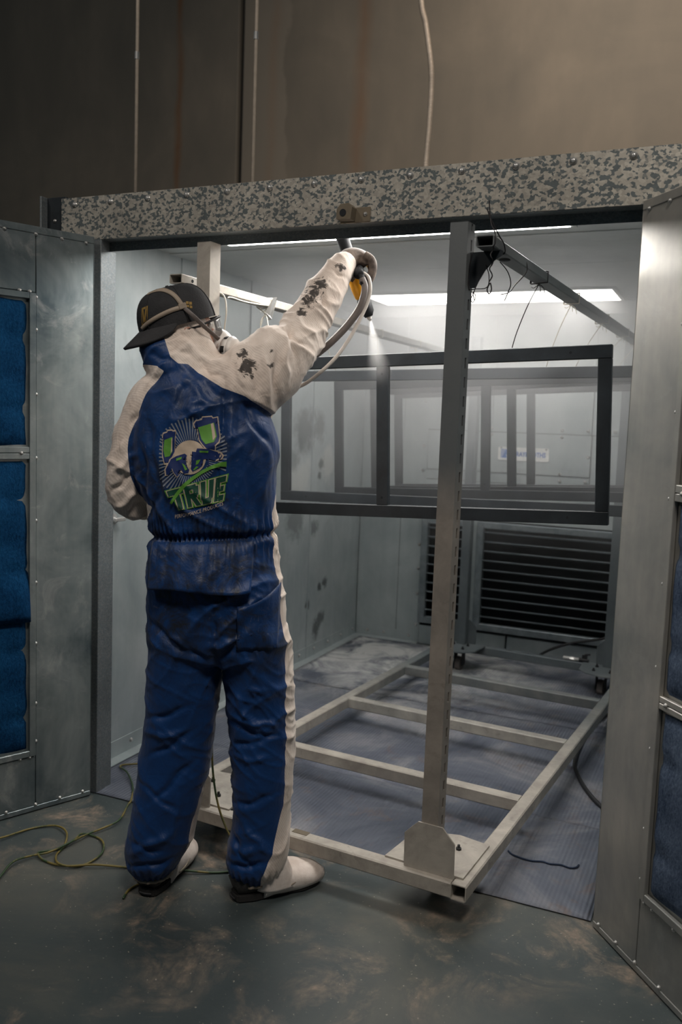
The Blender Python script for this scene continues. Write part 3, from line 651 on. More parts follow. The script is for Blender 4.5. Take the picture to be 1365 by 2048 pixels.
for i, (x, y, z, yaw, tilt, lab) in enumerate(spec):
    if i == 0: t = FR
    else:
        t = copyo(FR)
        for ch in FR.children: copyo(ch, t)
    mt = Matrix.Translation(R2W(x, y, z)) @ Matrix.Rotation(RA+yaw, 4, 'Z') @ Matrix.Rotation(-tilt, 4, 'Y')
    t.matrix_world = mt; FRM.append(mt)
    tag(t, lab, 'metal frame', 'dark frames hanging from the rack')
# suspension wires
def hang(label, bx_, by, bz, mt, fx, mat=M['wirew'], mid=None, r=0.0016):
    a = R2W(bx_, by, bz); b = mt @ Vector((fx, 0.0, 0.583)); pts = [a, a.lerp(b, 0.35)+Vector((-0.008, 0.003, 0)), a.lerp(b, 0.75)+Vector((-0.006, 0, 0)), b]
    t = empty('hanging_wire', a); tag(t, label, 'wire', 'wires holding the hanging frames')
    bm = bmesh.new(); sweep(bm, catmull([p-a for p in pts], 6), r, 6)
    obj('strand', bm, mat, t, True)
    bm = bmesh.new()
    for k in range(3):
        off = 0.006*(k-1); q = Matrix.Rotation(RA, 3, 'Z'); W_ = 0.0275; Hh = 0.0175
        loop = [(-W_, off, -Hh-0.003), (W_, off*0.5, -Hh), (W_, off, Hh), (-W_, off*1.4, Hh), (-W_, off, -Hh-0.003)]
        ctr = R2W(bx_, by, bz+0.020)-a
        sweep(bm, [ctr + q @ Vector(p) for p in loop], r, 5)
    obj('loop', bm, mat, t, True)
    bm = bmesh.new()
    for k in range(4):
        sweep(bm, catmull([(0, 0, -0.002), (0.01*(k-1.5), -0.004, -0.014), (0.016*(k-1.5), -0.006*k, -0.010-0.009*k)], 4), r*0.8, 5)
    obj('tail', bm, mat, t, True)
def barz(x, y): return 1.943-0.0182*(y+0.005)-0.0205 if x > -0.5 else 1.889-0.0124*(y+0.005)-0.0205
def barpt(sx, y): x = -0.044 if sx > 0 else -WD+0.044; return (x, y, barz(x, y))
names = ('nearest', 'second', 'third', 'fourth', 'rearmost')
for i, yy in enumerate((0.53, 0.96, 1.49, 1.95, 2.30)):
    hang('wire tied round the right hanging bar that carries the %s frame' % names[i], *barpt(1, yy), FRM[i], 0.46 if i == 0 else 0.40, M['wire'] if i == 0 else M['wirew'])
    hang('wire tied round the left hanging bar that carries the %s frame' % names[i], *barpt(-1, yy), FRM[i], -0.52, M['wirew'])
# loose tied wires at the bar ends
def loose(name, label, paths, mat, r=0.0018, cat='wire'):
    t = empty(name, paths[0][0]); o0 = Vector(paths[0][0]); tag(t, label, cat)
    for p in paths:
        bm = bmesh.new(); sweep(bm, catmull([Vector(q)-o0 for q in p], 5), r, 6); obj('strand', bm, mat, t, True)
    return t
def RW(P): return [R2W(*p) for p in P]
tw = [(-0.022+0.004*math.cos(k*1.3), -0.006+0.004*math.sin(k*1.3), 1.925-0.0075*k) for k in range(13)]
loose('twisted_wire', 'dark twisted wire with a loop, dangling from the near end of the right bar',
      [RW([(-0.050, 0.03, 2.055), (-0.040, 0.012, 2.02), (-0.030, 0.0, 1.985), (-0.017, -0.004, 1.962), (-0.014, -0.008, 1.935), (-0.020, -0.008, 1.925)]), RW(tw),
       RW([(-0.023, -0.006, 1.832), (-0.030, -0.006, 1.815), (-0.024, -0.006, 1.803), (-0.018, -0.006, 1.815), (-0.022, -0.006, 1.832)]),
       RW([(-0.046, 0.004, 2.03), (-0.034, 0.006, 2.0), (-0.014, 0.02, 1.96), (-0.012, 0.06, 1.945), (-0.02, 0.09, 1.925), (-0.05, 0.07, 1.924)])], M['wire'])
loose('bracket_wire', 'thin dark wire looped through the curved bracket on the right post',
      [RW([(-0.098, 0.05, 1.925), (-0.104, 0.048, 1.88), (-0.101, 0.046, 1.83), (-0.078, 0.046, 1.826), (-0.048, 0.046, 1.830), (-0.046, 0.048, 1.862), (-0.058, 0.052, 1.89)]),
       RW([(-0.082, 0.047, 1.832), (-0.088, 0.047, 1.812), (-0.094, 0.045, 1.798), (-0.086, 0.044, 1.790), (-0.080, 0.046, 1.806), (-0.090, 0.047, 1.818), (-0.083, 0.046, 1.795)])], M['wire'], 0.0014)
loose('dangling_wire', 'dark tied wire ends under the right bar between the bracket and the frame wire',
      [RW([(-0.068, 0.20, 1.925), (-0.05, 0.22, 1.90), (-0.045, 0.24, 1.87), (-0.055, 0.25, 1.845), (-0.065, 0.25, 1.82)]), RW([(-0.020, 0.30, 1.94), (-0.018, 0.30, 1.91), (-0.040, 0.27, 1.87), (-0.052, 0.25, 1.845), (-0.075, 0.24, 1.838)])], M['wire'], 0.0016)
loose('white_cord', 'pale cord tied round the left bar behind the raised sleeve',
      [RW([(-WD+0.10, 0.06, 1.865), (-WD+0.16, 0.09, 1.85), (-WD+0.20, 0.06, 1.80), (-WD+0.195, 0.06, 1.74), (-WD+0.19, 0.06, 1.68)]),
       RW([(-WD+0.19, 0.08, 1.835), (-WD+0.12, 0.20, 1.855), (-WD+0.075, 0.36, 1.862), (-WD+0.071, 0.52, 1.872), (-WD+0.05, 0.54, 1.90), (-WD+0.02, 0.50, 1.87), (-WD+0.06, 0.50, 1.84), (-WD+0.075, 0.50, 1.79), (-WD+0.08, 0.50, 1.73)]),
       RW([(-WD+0.06, 0.52, 1.845), (-WD+0.045, 0.50, 1.82), (-WD+0.04, 0.50, 1.795)])], M['wirew'], 0.0026, 'cord')
bm = bmesh.new()
V = [(-0.012, -0.01, 0), (0.022, -0.012, 0.052), (0.030, 0.004, 0.056), (0.004, 0.012, -0.004), (-0.004, 0.0, -0.03), (0.012, 0.0, -0.026)]
vs = [bm.verts.new(v) for v in V]; [bm.faces.new([vs[i] for i in f]) for f in ((0, 1, 2, 3), (0, 3, 5, 4), (3, 2, 5), (1, 0, 4), (2, 1, 4, 5))]
tp = obj('tape_wad', bm, M['bolt']); tp.location = R2W(-WD+0.075, 0.505, 1.845); tag(tp, 'crumpled silver tape wad hanging on the left bar', 'tape')

# things on the booth floor -----------------------------------------
tag(tube('floor_hose', [(1.85, 2.3, 0.012), (1.64, 2.05, 0.012), (1.566, 1.669, 0.012), (1.566, 1.269, 0.012), (1.606, 1.088, 0.012), (1.692, 0.889, 0.012), (1.80, 0.74, 0.012), (1.93, 0.60, 0.012)], 0.0085, M['black'], None, 8, 8), 'dark hose lying on the floor to the right of the rack', 'hose')
tag(tube('floor_string', [(1.50, 0.30, 0.0085), (1.523, 0.279, 0.0085), (1.58, 0.268, 0.0085), (1.62, 0.282, 0.0085), (1.645, 0.278, 0.0085), (1.68, 0.289, 0.0085), (1.71, 0.283, 0.0085), (1.728, 0.296, 0.0085), (1.734, 0.317, 0.0085)], 0.0032, M['string'], None, 6, 5), 'short frayed dark blue string on the ribbed paper near the right door', 'string')
tag(tube('air_line', [(1.62, 2.78, 0.30), (1.50, 2.79, 0.225), (1.40, 2.79, 0.19), (1.278, 2.79, 0.155), (1.16, 2.79, 0.10), (1.08, 2.79, 0.045), (1.02, 2.78, 0.012)], 0.008, M['black'], None, 8, 6), 'black air line sloping across the panels below the wide louver', 'hose')
t = empty('hose_coupling', R2W(-0.33, LN-0.03, ZT), RA); tag(t, 'shiny hose coupling with a black valve lying on the rear beam of the rack', 'coupling')
bm = bmesh.new(); cyl(bm, (-0.06, 0, 0.011), (0.03, 0, 0.011), 0.011, n=14); cyl(bm, (-0.02, 0, 0.011), (0.0, 0, 0.011), 0.0135, n=6); obj('sleeve', bm, M['bolt'], t, False)
bm = bmesh.new(); cyl(bm, (0.03, 0, 0.013), (0.085, 0, 0.013), 0.013, 0.010, n=12); box(bm, (0.045, -0.005, 0.02), (0.075, 0.005, 0.045), 0.002); cyl(bm, (0.06, 0, 0.045), (0.09, 0.0, 0.052), 0.006, n=8); obj('valve', bm, M['black'], t)

# grounding cable ---------------------------------------------------
zc_ = 0.0045
def gz(P, z=zc_): return [(x, y, z+0.004*((i*7) % 3)) for i, (x, y) in enumerate(P)]
coil = [(-0.22, -0.62), (-0.13, -0.53), (-0.053, -0.45), (-0.026, -0.34), (0.038, -0.288), (0.113, -0.315), (0.161, -0.381), (0.185, -0.444), (0.237, -0.489), (0.295, -0.457), (0.309, -0.377), (0.275, -0.319), (0.219, -0.281), (0.16, -0.289), (0.169, -0.337), (0.161, -0.40), (0.13, -0.447), (0.133, -0.472), (0.176, -0.485), (0.258, -0.485), (0.341, -0.44), (0.435, -0.393), (0.50, -0.385), (0.60, -0.34), (0.70, -0.285), (0.80, -0.21), (0.86, -0.16)]
coil2 = [(0.16, -0.70), (0.137, -0.636), (0.11, -0.557), (0.119, -0.491), (0.161, -0.446), (0.181, -0.35), (0.182, -0.277), (0.212, -0.167), (0.168, -0.055), (0.14, 0.002), (0.076, 0.094), (-0.015, 0.179), (-0.098, 0.237), (-0.06, 0.27), (0.0, 0.30), (0.06, 0.36)]
t = empty('grounding_cable', (0.2, -0.4, 0)); tag(t, 'thin green and yellow cable coiled on the floor left of the left boot', 'cable')
for nm, P, dz in (('floor_run', coil, 0), ('floor_run', coil2, 0.006)):
    bm = bmesh.new(); sweep(bm, catmull([(x-0.2, y+0.4, z+dz) for x, y, z in gz(P)], 7), 0.0036, 7); obj(nm, bm, M['cable'], t, True)
bm = bmesh.new(); sweep(bm, catmull([(0.535-0.2, -0.545+0.4, zc_), (0.52-0.2, -0.50+0.4, zc_), (0.53-0.2, -0.455+0.4, zc_), (0.57-0.2, -0.44+0.4, zc_), (0.60-0.2, -0.47+0.4, zc_)], 7), 0.0036, 7); obj('small_loop', bm, M['cable'], t, True)
hp = [(0.60, -0.12, 0.74), (0.595, -0.16, 0.66), (0.617, -0.20, 0.62), (0.625, -0.20, 0.55), (0.617, -0.20, 0.46), (0.62, -0.205, 0.38), (0.628, -0.205, 0.28), (0.655, -0.21, 0.18), (0.705, -0.22, 0.10), (0.76, -0.22, 0.045), (0.83, -0.19, 0.008)]
tag(tube('ground_lead', hp, 0.0036, M['cable'], None, 7, 7), 'green and yellow cable hanging down between the legs of the worker', 'cable')

# ================================================================== THE WORKER
# person space: x to the right, y away into the booth, z up
man = empty('person', (0.73, -0.38, 0), YAW)
tag(man, 'person in blue and white coveralls, black cap backwards and mask, raising a spray gun', 'person')
def loft(bm, rings, n=28, sub=4):
    """rings: (cx, cy, cz, rx, ry[, tilt]) horizontal ellipses, bottom or top first"""
    R = catmull([np.array(r[:5], float) for r in rings], sub); prev = None; first = None
    for r in R:
        ring = [bm.verts.new((r[0]+r[3]*math.copysign(abs(math.cos(a))**0.85, math.cos(a)), r[1]+r[4]*math.copysign(abs(math.sin(a))**0.85, math.sin(a)), r[2])) for a in [2*PI*k/n for k in range(n)]]
        if prev:
            for k in range(n): bm.faces.new((prev[k], prev[(k+1) % n], ring[(k+1) % n], ring[k]))
        else: first = ring
        prev = ring
    bm.faces.new(first[::-1]); bm.faces.new(prev)
    bmesh.ops.recalc_face_normals(bm, faces=bm.faces)
def limb(bm, pts, n=24, sub=5):
    """pts: (x, y, z, r1, r2) round limb with changing radius"""
    R = catmull([np.array(p, float) for p in pts], sub)
    sweep(bm, [r[:3] for r in R], [(r[3], r[4]) for r in R], n)
TORSO = [(-.105, .0, 1.610, .050, .062), (-.100, .0, 1.575, .074, .085), (-.064, .0, 1.530, .135, .110), (-.053, .0, 1.470, .190, .128), (-.045, .0, 1.400, .212, .140), (-.042, .0, 1.340, .214, .145), (-.036, .0, 1.279, .206, .148), (-.020, .0, 1.206, .194, .146), (-.007, .0, 1.132, .187, .140), (-.004, .0, 1.095, .187, .138), (-.001, .0, 1.029, .194, .150), (.003, .0, .969, .201, .158), (.008, .0, .909, .207, .162), (.010, .0, .833, .209, .160), (.015, .0, .770, .210, .150), (.018, .0, .735, .185, .120)]
LLEG = [(-.078, .0, .84, .112, .140), (-.080, .0, .731, .110, .132), (-.090, .0, .609, .107, .120), (-.105, .0, .455, .109, .112), (-.128, .0, .298, .102, .108), (-.142, -.0, .203, .100, .108), (-.155, .0, .145, .096, .106), (-.166, .0, .095, .080, .095), (-.173, .005, .066, .062, .075), (-.174, .008, .052, .056, .068)]
RLEG = [(.118, .0, .84, .105, .140), (.129, .0, .731, .104, .132), (.144, .0, .608, .103, .120), (.155, .0, .453, .098, .112), (.157, .0, .359, .091, .108), (.157, .0, .232, .090, .106), (.153, .0, .150, .098, .108), (.147, .0, .095, .090, .100), (.138, .005, .066, .068, .080), (.134, .008, .050, .060, .072)]
RARM = [(-.03, .0, 1.50, .10, .10), (.040, .0, 1.525, .108, .112), (.113, .03, 1.577, .113, .110), (.160, .065, 1.628, .103, .102), (.201, .1, 1.664, .086, .088), (.237, .15, 1.738, .072, .074), (.275, .2, 1.816, .061, .063), (.321, .26, 1.903, .051, .053), (.345, .295, 1.945, .043, .043), (.356, .312, 1.962, .036, .037)]
LARM = [(-.10, .0, 1.52, .075, .08), (-.165, .0, 1.505, .075, .080), (-.205, .0, 1.462, .070, .078), (-.238, .0, 1.400, .065, .074), (-.263, -.005, 1.320, .060, .070), (-.273, .0, 1.248, .058, .066), (-.266, .03, 1.196, .056, .058), (-.235, .10, 1.180, .052, .052), (-.195, .20, 1.178, .045, .045), (-.165, .27, 1.180, .036, .036)]
HC = Vector((-.125, .05, 1.690)); FD = Vector((.84, .46, .26)).normalized()
LATD = FD.cross(Vector((0, 0, 1))).normalized(); HU = LATD.cross(FD).normalized()
HM = Matrix((LATD, FD, HU)).transposed()      # head space: x right of face, y face forward, z crown
def hp_(x, y, z): return HC + HM @ Vector((x, y, z))
def remesh(bm, vox, smooth_it, name):
    me = bpy.data.meshes.new(name); bm.normal_update(); bm.to_mesh(me); bm.free()
    o = bpy.data.objects.new(name, me); COL.objects.link(o)
    r = o.modifiers.new('r', 'REMESH'); r.mode = 'VOXEL'; r.voxel_size = vox
    if smooth_it:
        s = o.modifiers.new('s', 'SMOOTH'); s.iterations = smooth_it; s.factor = 0.5
    dg = bpy.context.evaluated_depsgraph_get(); m2 = bpy.data.meshes.new_from_object(o.evaluated_get(dg))
    bpy.data.objects.remove(o); bpy.data.meshes.remove(me); m2.name = name
    return m2
def arr(me):
    a = np.empty(len(me.vertices)*3); me.vertices.foreach_get('co', a); a = a.reshape(-1, 3)
    n = np.empty(len(me.vertices)*3); me.vertices.foreach_get('normal', n); return a, n.reshape(-1, 3)

# ---- body under the cloth: one continuous figure with a head and face
def shrink(rings, k): return [tuple(list(r[:3])+[r[3]*k, r[4]*k]) for r in rings]
bm = bmesh.new(); loft(bm, shrink(TORSO[1:], 0.80)); b2 = bmesh.new(); loft(b2, shrink(LLEG, 0.72)); loft(b2, shrink(RLEG, 0.72))
limb(bm, shrink(RARM, 0.66)); limb(bm, shrink(LARM, 0.66))
tmp = bpy.data.meshes.new('tmp'); b2.to_mesh(tmp); b2.free(); bm.from_mesh(tmp); bpy.data.meshes.remove(tmp)
ball(bm, hp_(0, -.005, .015), (.074, .095, .105), 24, 16, HM)                 # skull
ball(bm, hp_(0, .045, -.045), (.056, .050, .066), 20, 12, HM)                 # jaw
limb(bm, [(*hp_(0, .062, -.035), .026, .026), (*hp_(0, .095, -.028), .017, .017), (*hp_(0, .103, -.022), .012, .012)])   # nose tip
limb(bm, [(*hp_(0, .080, .012), .012, .012), (*hp_(0, .096, -.015), .012, .012)])
limb(bm, [(*hp_(-.03, .078, .022), .012, .012), (*hp_(.03, .078, .022), .012, .012)])                                   # brow
limb(bm, [(*hp_(-.020, .084, -.062), .008, .008), (*hp_(0, .092, -.060), .009, .009), (*hp_(.020, .084, -.062), .008, .008)])  # lips
for s in (-1, 1): ball(bm, hp_(s*.078, -.005, -.010), (.010, .020, .032), 12, 8, HM)                                     # ears
limb(bm, [(-.10, .01, 1.50, .06, .06), (-.115, .03, 1.60, .058, .058), (*hp_(0, 0, -.03), .056, .056)])                  # neck
limb(bm, [(-.165, .27, 1.180, .026, .028), (-.125, .33, 1.185, .030, .040), (-.085, .38, 1.185, .026, .038)])            # left palm
for k in range(4):
    z = 1.165+0.017*k; limb(bm, [(-.085, .375, z, .010, .010), (-.045, .405, z, .010, .010), (-.020, .395, z-.004, .009, .009), (-.015, .370, z-.006, .008, .008)], 10, 3)
limb(bm, [(-.115, .30, 1.215, .012, .012), (-.08, .31, 1.235, .012, .012), (-.045, .335, 1.232, .010, .010)], 10, 3)
bme = remesh(bm, 0.006, 2, 'body'); body = link('body', bme, M['skin'], man)
for p in bme.polygons: p.use_smooth = True
for s in (-1, 1):
    bm = bmesh.new(); ball(bm, hp_(s*.031, .078, .004), .012, 14, 10); obj('eye', bm, M['mask'], man, True)
    bm = bmesh.new(); ball(bm, hp_(s*.031, .0835, .004), .0075, 12, 8); obj('iris', bm, M['hair'], man, True)

# ---- coverall, one continuous cloth mesh
bm = bmesh.new(); loft(bm, TORSO)
for L in (LLEG, RLEG):
    b2 = bmesh.new(); loft(b2, L); tmp = bpy.data.meshes.new('t'); b2.to_mesh(tmp); b2.free(); bm.from_mesh(tmp); bpy.data.meshes.remove(tmp)
limb(bm, RARM, 28); limb(bm, LARM, 26)
ball(bm, hp_(0, -.012, .0), (.092, .105, .122), 28, 18, HM)                   # hood
ball(bm, hp_(0, .035, -.055), (.080, .070, .085), 24, 14, HM)                 # hood cheeks and chin
limb(bm, [(-.10, -.005, 1.52, .10, .09), (-.12, .01, 1.60, .088, .086), (*hp_(0, -.02, -.03), .090, .09)], 24)
limb(bm, [(-.168, .012, 1.672, .058, .07), (-.158, .0, 1.635, .066, .075), (-.125, -.005, 1.575, .082, .085)], 22)   # slack back of the hood
limb(bm, [(-.02, .0, 1.55, .075, .075), (-.055, .015, 1.60, .065, .06), (-.09, .03, 1.65, .06, .06)], 20)   # hood cloth bunched on the right shoulder
cme = remesh(bm, 0.0048, 9, 'coverall')
co, no = arr(cme)
BLUE = [(-0.21, 1.664), (-0.157, 1.689), (-0.152, 1.666), (-0.141, 1.639), (-0.129, 1.611), (-0.105, 1.593), (-0.08, 1.594), (-0.049, 1.57), (0.022, 1.531), (0.085, 1.51), (0.142, 1.474), (0.188, 1.416), (0.187, 1.364), (0.176, 1.293), (0.171, 1.222), (0.166, 1.165), (0.174, 1.08), (0.188, 0.994), (0.198, 0.937), (0.207, 0.864), (0.218, 0.792), (0.228, 0.564), (0.228, 0.41), (0.226, 0.316), (0.214, 0.253), (0.199, 0.173), (0.17, 0.093), (0.155, 0.0), (0.049, 0.0), (0.033, 0.74), (0.026, 0.636), (0.016, 0.517), (0.001, 0.409), (-0.028, 0.321), (-0.046, 0.241), (-0.062, 0.148), (-0.089, 0.0), (-0.30, 0.0), (-0.30, 0.744), (-0.26, 0.922), (-0.26, 1.066), (-0.20, 1.138), (-0.178, 1.187), (-0.201, 1.192), (-0.225, 1.22), (-0.241, 1.278), (-0.248, 1.348), (-0.247, 1.38), (-0.239, 1.405), (-0.217, 1.459), (-0.196, 1.504), (-0.145, 1.571), (-0.165, 1.585), (-0.30, 1.60), (-0.30, 1.70)]
def poly_sd(P, X, Z):
    P = np.array(P); d = np.full(len(X), 1e9); ins = np.zeros(len(X), bool)
    for (ax, az), (bx_, bz) in zip(P, np.roll(P, -1, 0)):
        ex, ez = bx_-ax, bz-az; t = np.clip(((X-ax)*ex+(Z-az)*ez)/(ex*ex+ez*ez+1e-12), 0, 1)
        d = np.minimum(d, np.hypot(X-ax-t*ex, Z-az-t*ez))
        c = ((az > Z) != (bz > Z)); 
        with np.errstate(divide='ignore', invalid='ignore'): xi = (bx_-ax)*(Z-az)/(bz-az)+ax
        ins ^= c & (X < xi)
    return np.where(ins, d, -d)
sd = poly_sd(BLUE, co[:, 0], co[:, 2])
dcut = np.where(co[:, 2] > 1.58, 0.06, np.where(co[:, 2] < 0.25, 0.045, np.where((co[:, 2] > 0.72) & (co[:, 2] < 1.26) & (co[:, 0] > 0), 0.012, 0.055)))
sd = np.minimum(sd, dcut-co[:, 1])
# folds
def nz3(p, s, o=0.0): return np.array([noise.noise(Vector((q[0]*s[0]+o, q[1]*s[1]+o*0.7, q[2]*s[2]+o*1.3))) for q in p])
X, Yc, Z = co.T
wrp = 0.05*np.stack([nz3(co, (4, 4, 4), 5), nz3(co, (4, 4, 4), 15), nz3(co, (4, 4, 4), 25)], 1)
big = nz3(co, (5, 5, 3.5))*0.009
rot = np.stack([X*0.8+Z*0.6, Yc, -X*0.6+Z*0.8], 1)+wrp; rot2 = np.stack([X*0.75-Z*0.66, Yc, X*0.66+Z*0.75], 1)+wrp
r1 = 1-np.abs(nz3(rot, (3.5, 4, 13), 2)); r2 = 1-np.abs(nz3(rot2, (3.5, 4, 12), 7)); r3 = 1-np.abs(nz3(rot2, (9, 8, 30), 17))
amp = np.clip(0.45+1.1*nz3(co, (3.5, 3.5, 3.5), 11), 0.0, 1.3); amp2 = np.clip(0.45-1.1*nz3(co, (3.5, 3.5, 3.5), 11), 0.0, 1.3)
slv = np.clip((X-0.06)/0.06, 0, 1)*np.clip((Z-1.45)/0.06, 0, 1)
leg = np.clip((0.80-Z)/0.15, 0, 1)
disp = big*(1-0.35*leg) + (1-0.42*leg)*(amp*0.0120*(r1**7-0.35) + amp2*0.0120*(r2**7-0.35)) + (1+0.5*leg+1.2*slv)*amp*0.0035*(r3**6-0.3)
# vertical drapes on torso
ang = np.arctan2(Yc, X+0.03)
# gathered elastic waist
wz = np.exp(-((Z-1.108-0.06*(X+0.02))/0.050)**2)*(np.abs(X+0.02) < 0.26)
tors = (np.abs(X+0.02) < 0.215) & (Z > 0.9) & (Z < 1.3)
disp += np.where(tors, wz*0.0065*np.sin(ang*58+6*nz3(co, (12, 12, 6), 3)), 0)
disp -= np.where(tors, 0.016*np.exp(-((Z-1.108-0.06*(X+0.02))/0.013)**2), 0)
# explicit crease lines: (x0, z0, x1, z1, half-width, depth); only on the side towards the viewer
CR = [(0.03, 1.545, 0.022, 1.18, 0.006, -0.010), (0.048, 1.545, 0.046, 1.18, 0.011, 0.009), (0.07, 1.50, 0.16, 1.36, 0.008, -0.008), (0.15, 1.40, 0.14, 1.20, 0.010, 0.008), (0.10, 1.38, 0.11, 1.16, 0.010, -0.007),
      (-0.19, 1.45, -0.15, 1.25, 0.012, -0.009), (-0.205, 1.36, -0.19, 1.18, 0.010, -0.010), (-0.13, 1.30, -0.17, 1.17, 0.010, -0.008), (-0.06, 1.50, -0.05, 1.44, 0.02, 0.012), (-0.09, 1.56, 0.0, 1.47, 0.012, 0.008), (-0.06, 1.56, -0.11, 1.47, 0.012, -0.007),
      (-0.19, 0.86, 0.02, 0.75, 0.012, -0.012), (0.12, 0.89, 0.03, 0.75, 0.012, -0.012), (0.10, 0.83, 0.00, 0.80, 0.011, 0.008), (-0.12, 0.84, -0.04, 0.78, 0.010, 0.008), (0.022, 0.90, 0.024, 0.74, 0.012, -0.016),
      (-0.19, 0.56, -0.05, 0.62, 0.009, -0.008), (-0.20, 0.52, -0.06, 0.54, 0.010, 0.007), (-0.18, 0.45, -0.03, 0.55, 0.009, -0.008), (-0.15, 0.33, -0.04, 0.45, 0.010, -0.009), (-0.21, 0.38, -0.08, 0.30, 0.009, -0.006), (-0.23, 0.15, -0.09, 0.24, 0.012, 0.011), (-0.24, 0.11, -0.10, 0.14, 0.010, -0.012), (-0.22, 0.19, -0.12, 0.17, 0.009, -0.008), (-0.10, 0.18, -0.08, 0.36, 0.010, 0.007),
      (0.05, 0.57, 0.21, 0.53, 0.008, -0.009), (0.09, 0.58, 0.21, 0.57, 0.008, 0.008), (0.06, 0.49, 0.20, 0.54, 0.009, -0.008), (0.08, 0.66, 0.15, 0.54, 0.009, 0.008), (0.07, 0.46, 0.19, 0.47, 0.009, 0.006), (0.08, 0.31, 0.20, 0.36, 0.009, -0.008), (0.11, 0.26, 0.19, 0.18, 0.010, 0.008), (0.06, 0.17, 0.16, 0.19, 0.012, 0.010), (0.06, 0.12, 0.18, 0.145, 0.010, -0.011), (0.07, 0.22, 0.14, 0.12, 0.009, -0.008), (0.02, 0.64, 0.06, 0.72, 0.012, 0.008),
      (0.10, 1.66, 0.12, 1.50, 0.009, -0.008), (0.13, 1.66, 0.155, 1.47, 0.010, 0.010), (0.165, 1.66, 0.17, 1.50, 0.008, -0.008), (0.19, 1.68, 0.20, 1.56, 0.008, 0.008), (0.17, 1.72, 0.25, 1.66, 0.008, -0.010), (0.20, 1.76, 0.28, 1.69, 0.008, 0.008), (0.19, 1.74, 0.22, 1.62, 0.007, -0.008), (0.23, 1.81, 0.31, 1.77, 0.007, 0.006), (0.27, 1.86, 0.30, 1.76, 0.007, -0.006), (0.30, 1.92, 0.35, 1.89, 0.006, -0.005), (0.05, 1.62, 0.09, 1.52, 0.009, 0.008),
      (-0.27, 1.36, -0.22, 1.46, 0.009, -0.009), (-0.29, 1.28, -0.22, 1.34, 0.009, 0.008), (-0.30, 1.22, -0.23, 1.28, 0.008, -0.009), (-0.29, 1.17, -0.22, 1.23, 0.008, 0.009), (-0.27, 1.15, -0.20, 1.20, 0.007, -0.008), (-0.24, 1.44, -0.27, 1.34, 0.008, 0.007),
      (-0.10, 1.66, -0.03, 1.61, 0.008, 0.008), (-0.11, 1.69, -0.05, 1.63, 0.006, -0.006), (-0.12, 1.64, -0.04, 1.60, 0.007, -0.008), (-0.06, 1.61, 0.02, 1.60, 0.010, 0.010), (-0.05, 1.585, 0.02, 1.56, 0.008, -0.009), (-0.20, 1.62, -0.12, 1.60, 0.008, -0.007)]
back = np.clip(-no[:, 1]*1.6+0.5, 0, 1)
for (x0, z0, x1, z1, hw, dep) in CR:
    ex, ez = x1-x0, z1-z0; L2 = ex*ex+ez*ez; t = ((X-x0)*ex+(Z-z0)*ez)/L2; tc = np.clip(t, 0, 1)
    wob = 0.004*np.sin(tc*9+x0*50); dx = X-x0-tc*ex; dz = Z-z0-tc*ez; nx_, nzv = -ez/math.sqrt(L2), ex/math.sqrt(L2)
    dperp = dx*nx_+dz*nzv+wob; dal = np.sqrt(np.maximum(dx*dx+dz*dz-(dx*nx_+dz*nzv)**2, 0))
    g = np.exp(-(dperp/hw)**2-(dal/0.02)**2)*np.minimum(1, 0.25+3*np.minimum(tc, 1-tc)); disp += dep*g*back
hood = np.clip((Z-1.585)/0.04, 0, 1)*((X < 0.02)); disp *= (1-0.35*hood)
low = np.clip((Z-0.045)/0.03, 0, 1); disp *= low
disp += np.where(Z < 0.13, 0.004*np.sin(np.arctan2(Yc-0.0, X-np.where(X < 0, -.17, .14))*26)*np.exp(-((Z-0.075)/0.025)**2), 0)
wrist = np.hypot(X-.356, Z-1.962) < 0.06; disp = np.where(wrist, disp*0.4, disp)
co2 = co+no*disp[:, None]
# the cap presses the hood flat: nothing of the hood may stand outside the crown
CF = Vector((.84, .44, .315)).normalized(); CL = CF.cross(Vector((0, 0, 1))).normalized(); CU = CL.cross(CF).normalized(); CM = Matrix((CL, CF, CU)).transposed(); CC = Vector((-.138, .048, 1.728))
cmn = np.array(CM); ql = (co2-np.array(CC)) @ cmn
hz_ = np.clip((ql[:, 2]+0.016)/0.112, 0, 0.999); kk = np.sqrt(np.maximum(1-hz_**2.2, 0.0))**0.55
rad = np.hypot(ql[:, 0]/(0.098*kk+1e-6), ql[:, 1]/(0.116*kk+1e-6)); nearc = (ql[:, 2] > -0.034) & (ql[:, 2] < 0.12) & (rad > 0.90) & (rad < 1.7) & (co2[:, 0] < 0.0)
f_ = np.where(nearc, 0.90/np.maximum(rad, 0.90), 1.0); ql[:, 0] *= f_; ql[:, 1] *= f_; ql[:, 2] = np.where((ql[:, 2] > 0.07), 0.07, ql[:, 2])*1.0
capz = (co2[:, 2] > 1.60) & (co2[:, 0] < 0.02) & (np.linalg.norm(ql, axis=1) < 0.22)
co2 = np.where(capz[:, None], np.array(CC)+ql @ cmn.T, co2)
cme.vertices.foreach_set('co', co2.ravel()); cme.update()
at = cme.attributes.new('blue', 'FLOAT', 'POINT'); at.data.foreach_set('value', sd.astype(np.float32))
